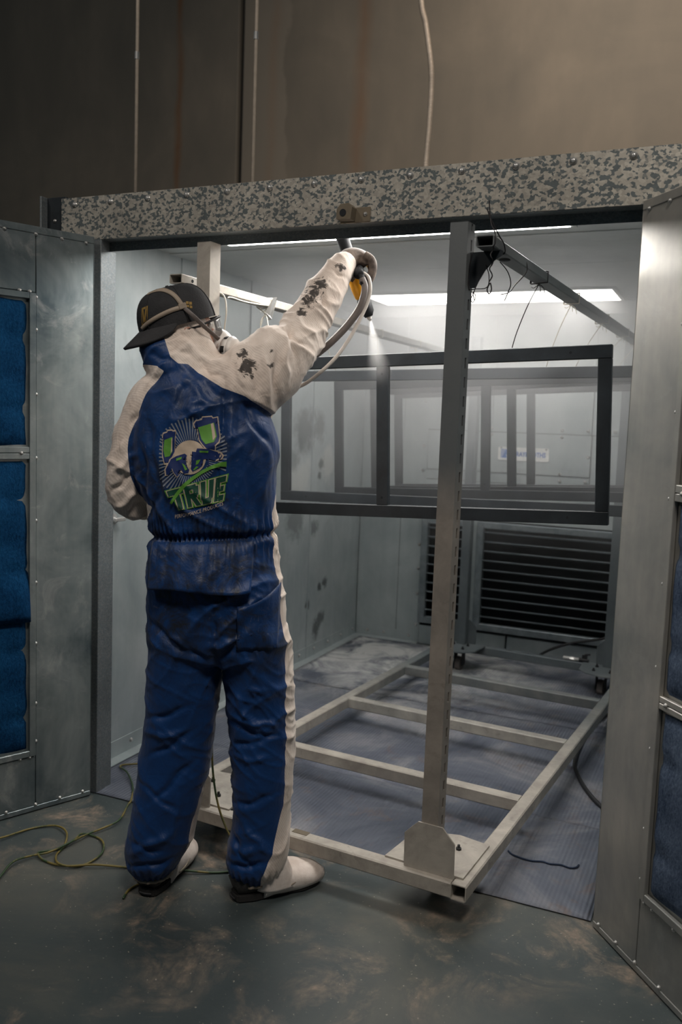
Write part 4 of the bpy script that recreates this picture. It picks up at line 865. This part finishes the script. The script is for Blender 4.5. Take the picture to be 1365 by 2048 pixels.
# open the face of the hood
bm = bmesh.new(); bm.from_mesh(cme); HMi = HM.transposed(); dl = []
for v in bm.verts:
    q = HMi @ (v.co-HC)
    if q.y > 0.062+0.10*abs(q.z-0.0) and abs(q.z+0.01) < 0.095 and q.y < 0.2 and v.co.z > 1.60 and q.length < 0.16: dl.append(v)
bmesh.ops.delete(bm, geom=dl, context='VERTS'); bm.to_mesh(cme); bm.free()
cov = link('coverall', cme, M['coverall'], man)
for p in cme.polygons: p.use_smooth = True
bm = bmesh.new(); bm.from_mesh(cme); COVT = BVHTree.FromBMesh(bm)
def on_back(x, z, off=0.001):
    h = COVT.ray_cast(Vector((x, -1.0, z)), Vector((0, 1, 0)))
    if h[0] is None: return None
    return h[0]+Vector((0, -off, 0))
def project(name, polys, off, mat, step=0.010, parent=None):
    """flat print laid on the cloth: 2D outlines (x, z) cut into small faces and laid onto the back"""
    out = bmesh.new()
    for P in polys:
        vs = [out.verts.new((x, 0, z)) for x, z in P]
        try: out.faces.new(vs)
        except ValueError: pass
    bmesh.ops.triangulate(out, faces=out.faces)
    for _ in range(5):
        es = [e for e in out.edges if e.calc_length() > step]
        if not es: break
        bmesh.ops.subdivide_edges(out, edges=es, cuts=1); bmesh.ops.triangulate(out, faces=[f for f in out.faces if len(f.verts) > 3])
    bad = []
    for v in out.verts:
        h = on_back(v.co.x, v.co.z, off)
        if h is None: bad.append(v)
        else: v.co = h
    bmesh.ops.delete(out, geom=bad, context='VERTS')
    return obj(name, out, mat, parent or cov, True)
# design units of the print -> metres on the back
def D(x, y): return (-0.3249+x*0.000408, 1.5214-y*0.000422+x*0.0000147)
def DP(P): return [D(*p) for p in P]
cxr, cyr = 662, 468
rays = []
for k in range(64):
    a0 = 2*PI*k/64; a1 = a0+2*PI/64*0.42; R0, R1 = 118, 262-10*(k % 2)
    if 0.1*PI < a0 < 0.62*PI: R1 = 175
    Q = [(cxr+R*math.cos(a), cyr+R*1.02*math.sin(a)) for R, a in ((R0, a0), (R1, a0), (R1, a1), (R0, a1))]
    Q = [(min(max(x, 440), 905), y) for x, y in Q]; rays.append(DP(Q))
project('print_rays', rays, 0.0012, M['p_ray'])
disc = [(cxr-10+112*math.cos(2*PI*k/40), cyr-5+112*math.sin(2*PI*k/40)) for k in range(40)]
project('print_halo', [DP(disc)], 0.0018, M['p_beige'])
lcup_w = [(457, 335), (462, 302), (490, 294), (496, 282), (528, 280), (534, 286), (553, 284), (555, 312), (546, 322), (552, 432), (532, 470), (514, 486), (508, 512), (478, 512), (462, 455), (460, 420), (468, 345)]
rcup_w = [(668, 242), (682, 222), (722, 213), (728, 196), (792, 191), (800, 203), (834, 195), (838, 233), (824, 243), (856, 330), (852, 365), (830, 388), (828, 426), (768, 414), (736, 384), (710, 352), (696, 276), (676, 270)]
def shr(P, k):
    c = np.mean(np.array(P), 0); return [tuple(c+(np.array(p)-c)*k) for p in P]
lgun = [(478, 545), (518, 468), (560, 446), (622, 428), (640, 440), (634, 468), (606, 482), (645, 520), (662, 546), (655, 570), (622, 574), (598, 544), (574, 524), (562, 542), (586, 584), (572, 594), (544, 564), (530, 534), (505, 582), (484, 585)]
rgun = [(660, 418), (690, 422), (698, 396), (782, 400), (862, 426), (886, 450), (874, 474), (832, 486), (790, 474), (748, 474), (724, 502), (740, 522), (712, 545), (668, 566), (655, 546), (686, 482), (660, 442)]
project('print_outline', [DP(lcup_w), DP(rcup_w), DP(lgun), DP(rgun)], 0.0024, M['p_beige'])
trig = [[(772, 440), (780, 440), (786, 520), (776, 520)], [(556, 520), (564, 516), (578, 585), (568, 588)]]
project('print_navy', [DP(shr(lcup_w, 0.90)), DP(shr(rcup_w, 0.92)), DP(shr(lgun, 0.90)), DP(shr(rgun, 0.90))]+[DP(t_) for t_ in trig], 0.0030, M['p_blue'])
gl = [(474, 350), (530, 330), (533, 425), (515, 455), (482, 462), (470, 420)]; gr = [(702, 268), (808, 236), (832, 325), (815, 362), (760, 376), (730, 345)]
project('print_fill', [DP(gl), DP(gr), DP([(560, 470), (600, 458), (596, 474), (562, 486)]), DP([(602, 500), (622, 512), (640, 540), (626, 548)]), DP([(700, 482), (728, 476), (712, 505), (696, 512)]), DP([(720, 418), (780, 420), (778, 432), (722, 430)]), DP([(700, 520), (716, 524), (690, 545), (678, 545)])], 0.0036, M['p_green'])
project('print_highlight', [DP([(786, 244), (804, 239), (824, 328), (808, 352)]), DP([(524, 340), (531, 337), (531, 420), (522, 440)])], 0.0041, M['p_beige'])
# green band and lettering
sw0 = [(520, 765), (560, 700), (610, 640), (670, 590), (740, 545), (810, 512), (870, 492), (906, 488)]; sw1 = [(906, 522), (860, 522), (800, 540), (740, 570), (680, 612), (630, 655), (580, 712), (536, 772)]
def quadmap(u, v):
    tl, tr, br, bl = (500, 686), (906, 580), (884, 742), (556, 812); 
    t_ = (tl[0]+(tr[0]-tl[0])*u, tl[1]+(tr[1]-tl[1])*u); b_ = (bl[0]+(br[0]-bl[0])*u, bl[1]+(br[1]-bl[1])*u)
    return (t_[0]+(b_[0]-t_[0])*v, t_[1]+(b_[1]-t_[1])*v)
def letters(gr_):
    g = gr_; out = []
    def q(x0, y0, x1, y1): out.append([(x0-g, y0-g*1.8), (x1+g, y0-g*1.8), (x1+g, y1+g*1.8), (x0-g, y1+g*1.8)])
    q(.00, .0, .27, .27); q(.10, .2, .19, 1.0)                                           # T
    q(.29, .0, .37, 1.0); q(.36, .0, .49, .22); q(.44, .1, .53, .50); q(.36, .40, .50, .60)
    out.append([(.37-g, .55), (.46+g, .55), (.56+g, 1+g*1.8), (.46-g, 1+g*1.8)])         # R
    q(.57, .0, .65, .80); q(.71, .0, .79, .80); q(.59, .74, .77, 1.0)                    # U
    q(.82, .0, .90, 1.0); q(.89, .0, 1.0, .23); q(.89, .39, .98, .60); q(.89, .77, 1.0, 1.0)   # E
    return [[quadmap(*p) for p in P] for P in out]
project('print_backing', [DP(P) for P in letters(0.034)], 0.0030, M['p_green'], 0.008)
project('print_band', [DP([a, b, c, d]) for a, b, c, d in zip(sw0, sw0[1:], sw1[::-1][1:], sw1[::-1])], 0.0046, M['p_green'])
project('print_letter_edge', [DP(P) for P in letters(0.014)], 0.0036, M['p_beige'], 0.008)
project('print_letters', [DP(P) for P in letters(0.0)], 0.0042, M['p_dark'], 0.008)
me = text_mesh('PERFORMANCE PRODUCTS', 1.0); xs = [v.co.x for v in me.vertices]; x0_, x1_ = min(xs), max(xs)
tb = bmesh.new(); tb.from_mesh(me); bpy.data.meshes.remove(me); bad = []
for v in tb.verts:
    u = (v.co.x-x0_)/(x1_-x0_); x, y = D(556+u*330, 868-u*92+8*math.sin(PI*u)-v.co.y*36); h = on_back(x, y, 0.003)
    if h is None: bad.append(v)
    else: v.co = h
bmesh.ops.delete(tb, geom=bad, context='VERTS'); obj('print_small_lettering', tb, M['p_beige'], cov)

# back flap below the waist, and the hip pocket
def skirt(name, x0, x1, ztop, zbot, off0, off1, mat, nx=44, nz=16, pleat=0.004):
    V = []; F = []
    for j in range(nz+1):
        t = j/nz
        for i in range(nx+1):
            s = i/nx; x = x0+(x1-x0)*s; zb = zbot(s); zt = ztop(s); z = zt+(zb-zt)*t
            h = on_back(x, z, 0.0); 
            if h is None: h = V[-1] if V else Vector((x, -0.14, z))
            o = off0+(off1-off0)*t+pleat*math.sin(s*46+math.sin(s*9)*2)*(1-0.75*t)+0.006*t*noise.noise(Vector((s*7, t*3, 4)))
            V.append(Vector((x, h[1]-o, z)))
    for i in range(nx+1):      # even out the sheet
        col = [V[j*(nx+1)+i].y for j in range(nz+1)]
        for j in range(1, nz): V[j*(nx+1)+i].y = (col[j-1]+col[j]+col[j+1])/3
    for j in range(nz):
        for i in range(nx): a = j*(nx+1)+i; F.append((a, a+nx+1, a+nx+2, a+1))
    me = bpy.data.meshes.new(name); me.from_pydata([tuple(v) for v in V], [], F); me.update(); me.attributes.new('blue', 'FLOAT', 'POINT').data.foreach_set('value', np.ones(len(V), np.float32))
    for p in me.polygons: p.use_smooth = True
    o = link(name, me, mat, cov); md = o.modifiers.new('s', 'SOLIDIFY'); md.thickness = 0.0025; md.offset = 1; return o
skirt('back_flap', -0.174, 0.122, lambda s: 1.088+0.022*s, lambda s: 0.958+0.004*s+0.034*max(0, s-0.62)**1+0.008*math.sin(s*5), 0.003, 0.030, M['coverall'])
skirt('hip_pocket', 0.085, 0.197, lambda s: 0.925+0.055*s*s, lambda s: 0.80, 0.006, 0.002, M['coverall'], 20, 12, 0.001)
bm.free()

# ---- shoes
def shoe(x, y, ang, L=0.285):
    t = empty('shoe', (x, y, 0), ang); t.parent = man     # local +x = toe direction
    b_ = bmesh.new(); prism(b_, [(0.0+0.5*0.08*0, -0.030), (0.05, -0.042), (0.13, -0.040), (0.21, -0.050), (0.262, -0.036), (L, 0.0), (0.262, 0.034), (0.21, 0.046), (0.13, 0.038), (0.05, 0.040), (0.0, 0.028), (-0.008, 0.0)], 0.001, 0.026); bmesh.ops.bevel(b_, geom=[e for e in b_.edges], offset=0.004, segments=2, affect='EDGES')
    obj('sole', b_, M['sole'], t)
    u_ = bmesh.new(); R = [(-0.004, 0.033, 0.031), (0.02, 0.043, 0.043), (0.07, 0.044, 0.047), (0.12, 0.038, 0.042), (0.17, 0.043, 0.034), (0.22, 0.044, 0.027), (0.262, 0.032, 0.020), (L-0.006, 0.012, 0.011)]
    sweep(u_, [(r[0], 0, 0.024+r[2]*0.75) for r in R], [(r[2], r[1]) for r in R], 18, (0, 0, 1)); obj('upper', u_, M['shoe'], t, True)
    for z in (0.012,):
        g = bmesh.new(); sweep(g, [(-0.006, -0.02, z), (-0.0095, 0.0, z), (-0.006, 0.02, z)], 0.003, 6); obj('heel_groove', g, M['black'], t)
    return t
sl = shoe(-0.182, -0.045, math.radians(74)); sr = shoe(0.085, -0.045, math.radians(28))
# white cloth toe covers and knit cuffs
def cover(parent, flare):
    c_ = bmesh.new(); R = [(0.085, 0.060, 0.070), (0.12, 0.058, 0.062), (0.165, 0.060, 0.050), (0.215, 0.060, 0.042), (0.26, 0.048, 0.034), (0.292, 0.024, 0.020)]
    sweep(c_, catmull([(r[0], 0, 0.012+r[2]*0.62) for r in R], 4), [tuple(v) for v in catmull([(r[2], r[1]) for r in R], 4)], 22, (0, 0, 1))
    for v in c_.verts:
        v.co.z = max(0.006, v.co.z+0.004*noise.noise(v.co*22)); 
    obj('toe_cover', c_, M['whitecloth'], parent, True)
    r_ = bmesh.new(); sweep(r_, catmull([(0.11, -0.054, 0.030), (0.15, -0.059, 0.036), (0.20, -0.052, 0.052), (0.245, -0.030, 0.046), (0.275, 0.0, 0.034)], 5), 0.0032, 6); obj('cover_seam', r_, M['strap'], parent, True)
    if flare:
        f_ = bmesh.new(); R = [(0.080, 0, 0.30, 0.03, 0.062), (0.088, 0, 0.22, 0.04, 0.064), (0.10, 0, 0.14, 0.055, 0.066), (0.115, 0, 0.075, 0.066, 0.066), (0.125, 0, 0.03, 0.072, 0.064)]
        loft(f_, R, 22, 4)
        for v in f_.verts: v.co.x += 0.006*noise.noise(v.co*15); v.co.y += 0.006*noise.noise(v.co*15+Vector((9, 0, 0)))
        obj('ankle_flare', f_, M['whitecloth'], parent, True)
cover(sl, False); cover(sr, True)
for (x, y, z, rx, ry) in ((-.174, .008, .052, .058, .070), (.134, .008, .050, .062, .074)):
    k_ = bmesh.new(); sweep(k_, [(x+rx*math.cos(a), y+ry*math.sin(a), z+0.0015*math.sin(a*17)) for a in [2*PI*i/48 for i in range(49)]], 0.0055, 6); obj('knit_cuff', k_, M['strap'], cov, True)

# ---- cap worn backwards
CF = Vector((.84, .44, .315)).normalized(); CL = CF.cross(Vector((0, 0, 1))).normalized(); CU = CL.cross(CF).normalized(); CM = Matrix((CL, CF, CU)).transposed(); CC = Vector((-.138, .048, 1.728))
cap = empty('cap', (0, 0, 0)); cap.parent = man; cap['label'] = 'black cap worn backwards with a gold crest patch'
def cp(x, y, z): return CC + CM @ Vector((x, y, z))
cb = bmesh.new(); rows = []
for j in range(13):
    t = j/12*PI/2; zr = math.sin(t)**0.9; k = math.cos(t)**0.55
    rows.append([cb.verts.new(cp(0.098*k*math.sin(2*PI*i/40)*(1+0.012*math.cos(6*2*PI*i/40)*(1-zr)), 0.116*k*math.cos(2*PI*i/40), -0.016+0.112*zr)) for i in range(40)])
for a, b in zip(rows, rows[1:]):
    for i in range(40):
        try: cb.faces.new((a[i], a[(i+1) % 40], b[(i+1) % 40], b[i]))
        except ValueError: pass
bmesh.ops.remove_doubles(cb, verts=cb.verts, dist=0.0008); bmesh.ops.recalc_face_normals(cb, faces=cb.faces)
CAPT = BVHTree.FromBMesh(cb); obj('crown', cb, M['capc'], cap, True)
bb = bmesh.new(); top = []
for j in range(9):
    row = []
    for i in range(25):
        a = -1.32+2.64*i/24; tp_ = max(0.0, 1-(a/1.33)**2)**0.6; t = j/8*tp_; ry = 0.110+0.062*t; rx = 0.094+0.016*t
        row.append(bb.verts.new(cp(rx*math.sin(a)*(1+0.05*t), -ry*math.cos(a*0.98), -0.012-0.034*t-0.020*t*math.sin(a)**2)))
    top.append(row)
for a, b in zip(top, top[1:]):
    for i in range(24): bb.faces.new((a[i], a[i+1], b[i+1], b[i]))
br = obj('brim', bb, M['capc'], cap, True); md = br.modifiers.new('s', 'SOLIDIFY'); md.thickness = 0.007
bt = bmesh.new(); cyl(bt, cp(0, 0, 0.094), cp(0, 0, 0.100), 0.007, 0.004, 12); obj('top_button', bt, M['capc'], cap, True)
for i in range(3):
    a = PI*i/3+PI/6; P = [cp(0.0985*math.cos(s)**0.55*math.sin(a)*sg_, 0.1165*math.cos(s)**0.55*math.cos(a)*sg_, -0.016+0.1125*math.sin(s)**0.9) for sg_ in (1, -1) for s in ([PI/2*k/10 for k in range(10)] if sg_ == 1 else [PI/2*k/10 for k in range(9, -1, -1)])]
    sb = bmesh.new(); sweep(sb, P, 0.0013, 5); obj('seam', sb, M['capc'], cap, True)
# crest: gold shield with a dark V
def on_cap(x, z, off=0.0015):
    h = CAPT.ray_cast(Vector((x, -0.6, z)), Vector((0, 1, 0))); return None if h[0] is None else h[0]+Vector((0, -off, 0))
def cap_patch(name, P, off, mat):
    q = bmesh.new(); q.faces.new([q.verts.new((x, 0, z)) for x, z in P]); bmesh.ops.triangulate(q, faces=q.faces)
    for _ in range(3): bmesh.ops.subdivide_edges(q, edges=[e for e in q.edges if e.calc_length() > 0.006], cuts=1); bmesh.ops.triangulate(q, faces=[f for f in q.faces if len(f.verts) > 3])
    bad = []
    for v in q.verts:
        h = on_cap(v.co.x, v.co.z, off)
        if h is None: bad.append(v)
        else: v.co = h
    bmesh.ops.delete(q, geom=bad, context='VERTS'); obj(name, q, mat, cap, True)
sx0, sz0 = -0.2130, 1.727
def S(P): return [(sx0+x*0.020, sz0+z*0.040+x*0.006) for x, z in P]
cap_patch('crest_border', S([(-.5, .62), (.5, .62), (.5, -.45), (0.1, -.72), (-.5, -.6)]), 0.0015, M['gold'])
cap_patch('crest_field', S([(-.36, .46), (.36, .46), (.36, -.34), (0.08, -.54), (-.36, -.44)]), 0.0028, M['capc'])
for P in ([(-.34, .44), (-.16, .44), (.02, -.18), (-.04, -.48), (-.16, -.46)], [(.34, .44), (.18, .44), (.02, -.18), (.06, -.48), (.20, -.42)]): cap_patch('crest_mark', S(P), 0.0040, M['gold'])
for k, P in enumerate(([(0, 0), (.008, .001), (.007, .010), (-.001, .009)], [(.010, -.001), (.018, 0), (.017, .009), (.009, .009)], [(.002, -.009), (.010, -.010), (.010, -.003), (.002, -.002)], [(.012, -.012), (.020, -.012), (.019, -.004), (.012, -.003)])): cap_patch('side_stitching', [(-0.096+x*0.85, 1.764+z*0.85) for x, z in P], 0.0016, M['gold'])

# ---- respirator, straps, glasses
rsp = empty('respirator', (0, 0, 0)); rsp.parent = man
rb = bmesh.new(); ball(rb, hp_(0, .108, -.062), (.052, .048, .055), 22, 14, HM); obj('face_cup', rb, M['mask'], rsp, True)
for s in (1, -1):
    ax = HM @ Vector((s*0.78, 0.56, -.20)).normalized(); c0 = hp_(s*.048, .108, -.075)
    fb = bmesh.new(); cyl(fb, c0, c0+ax*0.022, 0.040, 0.043, 26); cyl(fb, c0+ax*0.022, c0+ax*0.034, 0.043, 0.034, 26); cyl(fb, c0-ax*0.02, c0, 0.026, 0.030, 18); obj('filter_cartridge', fb, M['mask'], rsp, True)
    lb = bmesh.new(); q = ax.to_track_quat('Z', 'Y')
    for a0 in (1.9, 2.9): 
        P = [c0+ax*z+q @ Vector((0.0428*math.cos(a), 0.0428*math.sin(a), 0)) for z in (0.005, 0.017) for a in (a0, a0+0.2, a0+0.4)]
        vs = [lb.verts.new(p) for p in P]; lb.faces.new((vs[0], vs[1], vs[4], vs[3])); lb.faces.new((vs[1], vs[2], vs[5], vs[4]))
    obj('cartridge_label', lb, M['black'], rsp)
def band(name, P, wdt, mat, par, tree_ray, thick=0.0022):
    """strap laid over the cap: centre line (x, z) with its half width, laid on the crown"""
    C = catmull(P, 6); bm_ = bmesh.new(); prev = None
    for i, c in enumerate(C):
        d = C[min(i+1, len(C)-1)]-C[max(i-1, 0)]; d = d/(np.linalg.norm(d)+1e-9); nrm = np.array((-d[1], d[0])); row = []
        for s in (-1, 0, 1):
            p = c+nrm*wdt*s; h = tree_ray(p[0], p[1], thick)
            if h is None: h = Vector((p[0], row[-1].co.y if row else (prev[0].co.y if prev else 0.0), p[1]))
            row.append(bm_.verts.new(h))
        if prev:
            for k in (0, 1): bm_.faces.new((prev[k], prev[k+1], row[k+1], row[k]))
        prev = row
    o = obj(name, bm_, mat, par, True); md = o.modifiers.new('s', 'SOLIDIFY'); md.thickness = 0.0018; md.offset = 0; return o
band('lower_strap', [(-0.224, 1.690), (-0.205, 1.704), (-0.170, 1.724), (-0.135, 1.742), (-0.106, 1.754)], 0.0062, M['strap'], rsp, on_cap)
band('crown_strap', [(-0.214, 1.793), (-0.196, 1.800), (-0.170, 1.803), (-0.145, 1.796), (-0.124, 1.782), (-0.105, 1.758)], 0.0060, M['strap'], rsp, on_cap)
h = on_cap(-0.104, 1.757, 0.005); bk_ = bmesh.new(); box(bk_, (-0.011, -0.002, -0.008), (0.011, 0.002, 0.008), 0.0015, Matrix.Translation(h) @ Matrix.Rotation(-0.35, 4, 'Y') @ Matrix.Rotation(0.25, 4, 'Z')); obj('buckle', bk_, M['strap'], rsp)
sb = bmesh.new(); P = [on_cap(-0.100, 1.752, 0.004) or Vector((-0.1, 0, 1.752)), Vector((-.076, -.048, 1.733)), Vector((-.052, -.033, 1.711)), Vector((-.030, -.005, 1.692)), Vector((-.010, .03, 1.675))]
sweep(sb, catmull(P, 5), [(0.0062, 0.0015)]*21, 8, (0.5, 0, 0.85)); obj('cheek_strap', sb, M['hoseg'], rsp, True)
gls = empty('safety_glasses', (0, 0, 0)); gls.parent = man
for s in (1, -1):
    lb = bmesh.new(); rows = []
    for i in range(9):
        t = i/8; x = 0.004+0.070*t; y = .122-0.040*t**2.2; hh = 0.021*(1-0.35*t**3); rows.append([lb.verts.new(hp_(s*x, y, 0.004+k*hh)) for k in (-1.15, -0.4, 0.4, 1.0)])
    for a, b in zip(rows, rows[1:]):
        for k in range(3): lb.faces.new((a[k], a[k+1], b[k+1], b[k]))
    o = obj('lens', lb, M['lens'], gls, True); md = o.modifiers.new('s', 'SOLIDIFY'); md.thickness = 0.002
    tb = bmesh.new(); sweep(tb, [hp_(s*.006, .124, .026), hp_(s*.045, .114, .025), hp_(s*.076, .084, .020), hp_(s*.085, .04, .010), hp_(s*.086, -.01, .004)], [(0.0035, 0.0022)]*5, 8, (0, 0, 1)); obj('temple', tb, M['black'], gls, True)

# ---- right glove: palm, four fingers closed round the handle, thumb
gb = bmesh.new()
limb(gb, [(.350, .303, 1.953, .035, .035), (.362, .318, 1.968, .035, .038), (.380, .335, 1.976, .032, .046), (.402, .342, 1.970, .030, .048), (.418, .345, 1.956, .024, .046)], 20, 4)
FZ = [(.300, 1.0), (.325, 1.04), (.350, 1.0), (.374, .86)]
for d, k in FZ:
    limb(gb, [(.408, d, 1.980, .0145, .0135), (.430, d-.002, 1.966, .0145, .0130), (.438, d-.006, 1.940, .0140, .0126), (.430, d-.008, 1.914, .0130, .0120), (.414, d-.008, 1.905-0.004*k, .011, .011), (.400, d-.006, 1.908, .0098, .0098)], 12, 4)
limb(gb, [(.370, .365, 1.972, .015, .015), (.362, .385, 1.952, .0135, .0135), (.366, .392, 1.930, .012, .012), (.378, .386, 1.914, .0105, .0105)], 12, 4)
gme = remesh(gb, 0.0030, 2, 'glove'); link('glove', gme, M['glove'], man)
for p in gme.polygons: p.use_smooth = True

# ================================================================== SPRAY GUN
gun = empty('spray_gun', (0.73, -0.38, 0), YAW); tag(gun, 'black and yellow spray gun held up in the gloved hand, spraying', 'spray gun')
A = Vector((.340, .402, 2.040)); B = Vector((.436, .425, 1.797)); ax = (B-A).normalized()
def gp(t, side=0.0, bk=0.0):
    s = Vector((ax.z, 0, -ax.x)).normalized(); n_ = ax.cross(s).normalized(); return A+(B-A)*t+s*side+n_*bk
g = bmesh.new(); sweep(g, catmull([gp(-0.10), gp(0.0), gp(0.10), gp(0.22)], 3), [(.0215, .0215)]*4+[(.021, .021)]*6, 18); obj('tail_cap', g, M['black'], gun, True)
g = bmesh.new(); sweep(g, [gp(0.20), gp(0.30), gp(0.44), gp(0.50)], [(.024, .022), (.025, .023), (.024, .022), (.022, .020)], 18); obj('housing', g, M['black'], gun, True)
g = bmesh.new(); sweep(g, [gp(0.44), gp(0.48), gp(0.62), gp(0.72), gp(0.75)], [(.0260, .024), (.0290, .026), (.0275, .025), (.0240, .022), (.018, .017)], 18); obj('body_shell', g, M['yellow'], gun, True)
g = bmesh.new(); sweep(g, [gp(0.72), gp(0.78), gp(0.92), gp(0.98)], [(.0195, .0195), (.0235, .0235), (.0225, .0225), (.013, .013)], 18); obj('barrel', g, M['black'], gun, True)
g = bmesh.new(); cyl(g, gp(0.975), gp(1.02), 0.0085, 0.0065, 14); cyl(g, gp(1.02), gp(1.035), 0.004, 0.003, 10); obj('nozzle', g, M['mask'], gun, True)
g = bmesh.new(); sweep(g, catmull([(.382, .405, 1.942), (.388, .37, 1.940), (.393, .33, 1.937), (.395, .295, 1.930), (.394, .278, 1.922)], 4), [(.0165, .014)]*17, 14); obj('handle', g, M['black'], gun, True)
g = bmesh.new(); sweep(g, catmull([(.404, .40, 1.925), (.412, .37, 1.922), (.412, .345, 1.920), (.408, .33, 1.917)], 4), 0.0045, 8); obj('trigger', g, M['black'], gun, True)
g = bmesh.new(); cyl(g, (.394, .285, 1.925), (.392, .262, 1.912), 0.017, 0.016, 16); cyl(g, (.400, .268, 1.912), (.410, .258, 1.880), 0.0105, 0.0095, 14); obj('hose_connector', g, M['black'], gun, True)
# hoses run down behind the worker to the floor
pw = Matrix.Translation((0.73, -0.38, 0)) @ Matrix.Rotation(YAW, 4, 'Z')
def ptube(name, P, r, mat, label):
    o = tube(name, [pw @ Vector(p) for p in P], r, mat, None, 10, 8); return tag(o, label, 'hose')
ptube('air_hose', [(.404, .264, 1.900), (.414, .258, 1.872), (.409, .252, 1.835), (.393, .25, 1.795), (.355, .245, 1.742), (.303, .24, 1.687), (.245, .25, 1.640), (.17, .26, 1.58), (.09, .28, 1.45), (.03, .30, 1.20), (-.05, .28, .95), (-.11, .22, .70), (-.13, .19, .40), (-.15, .18, .16), (-.16, .19, .012)], 0.0115, M['hoseg'], 'thick grey hose curving from the gun down behind the raised sleeve')
ptube('paint_hose', [(.402, .274, 1.922), (.424, .268, 1.905), (.431, .262, 1.870), (.426, .258, 1.835), (.410, .25, 1.790), (.372, .235, 1.712), (.321, .215, 1.637), (.250, .21, 1.572), (.185, .22, 1.53), (.12, .25, 1.44), (.05, .27, 1.20), (-.02, .26, .95), (-.09, .20, .70), (-.11, .17, .40), (-.13, .16, .16), (-.14, .165, .007)], 0.0058, M['hosew'], 'thin white hose hanging from the gun to behind the worker')

# ================================================================== SPRAY AND MIST
tipw = pw @ gp(1.04); tgt = pw @ (gp(1.04)+Vector((.040, .10, -.155)))
m = NT('spray_cone_volume'); m.n.remove(m.bsdf); v = m.coords(); x, y, z = m.sep(v)
L_ = (tgt-tipw).length*1.3; dn = m.math('DIVIDE', 0.85, m.math('ADD', m.math('POWER', m.math('MULTIPLY', z, 14.0), 1.6), 0.05))
rr_ = m.math('SQRT', m.math('ADD', m.math('MULTIPLY', x, x), m.math('MULTIPLY', y, y))); edge = m.math('SUBTRACT', 1.0, m.math('DIVIDE', rr_, m.math('MULTIPLY_ADD', z, 0.24, 0.004)), clamp=True)
fade = m.math('DIVIDE', m.math('SUBTRACT', L_, z), L_*0.6, clamp=True); nn = m.math('MULTIPLY_ADD', m.noise(m.coords((1, 1, 0.4)), 60, 3), 1.2, 0.4)
dn = m.math('MULTIPLY', m.math('MULTIPLY', m.math('MULTIPLY', dn, edge), m.math('MULTIPLY', fade, nn)), 26.0)
s = m.add('ShaderNodeVolumeScatter'); s.inputs['Color'].default_value = (1, 0.99, 0.97, 1); m.link(dn, s.inputs['Density']); m.link(s.outputs[0], m.out.inputs['Volume'])
bm = bmesh.new(); cyl(bm, (0, 0, 0), (0, 0, L_), 0.005, 0.005+L_*0.24, 20)
sp_ = obj('paint_spray', bm, m.m); sp_.location = tipw; sp_.rotation_euler = (tgt-tipw).to_track_quat('Z', 'Y').to_euler()
tag(sp_, 'thin white cone of paint spray leaving the gun nozzle', 'spray', kind='stuff')
hz = bx('paint_mist', (-0.12, 0.62, 0.35), (1.93, 2.78, 2.10), mat_haze('paint_mist_volume', 1.25, 1.9, 0.80, 1.95, 0.38, 0.62))
tag(hz, 'pale paint mist drifting through the upper booth', 'mist', kind='stuff')
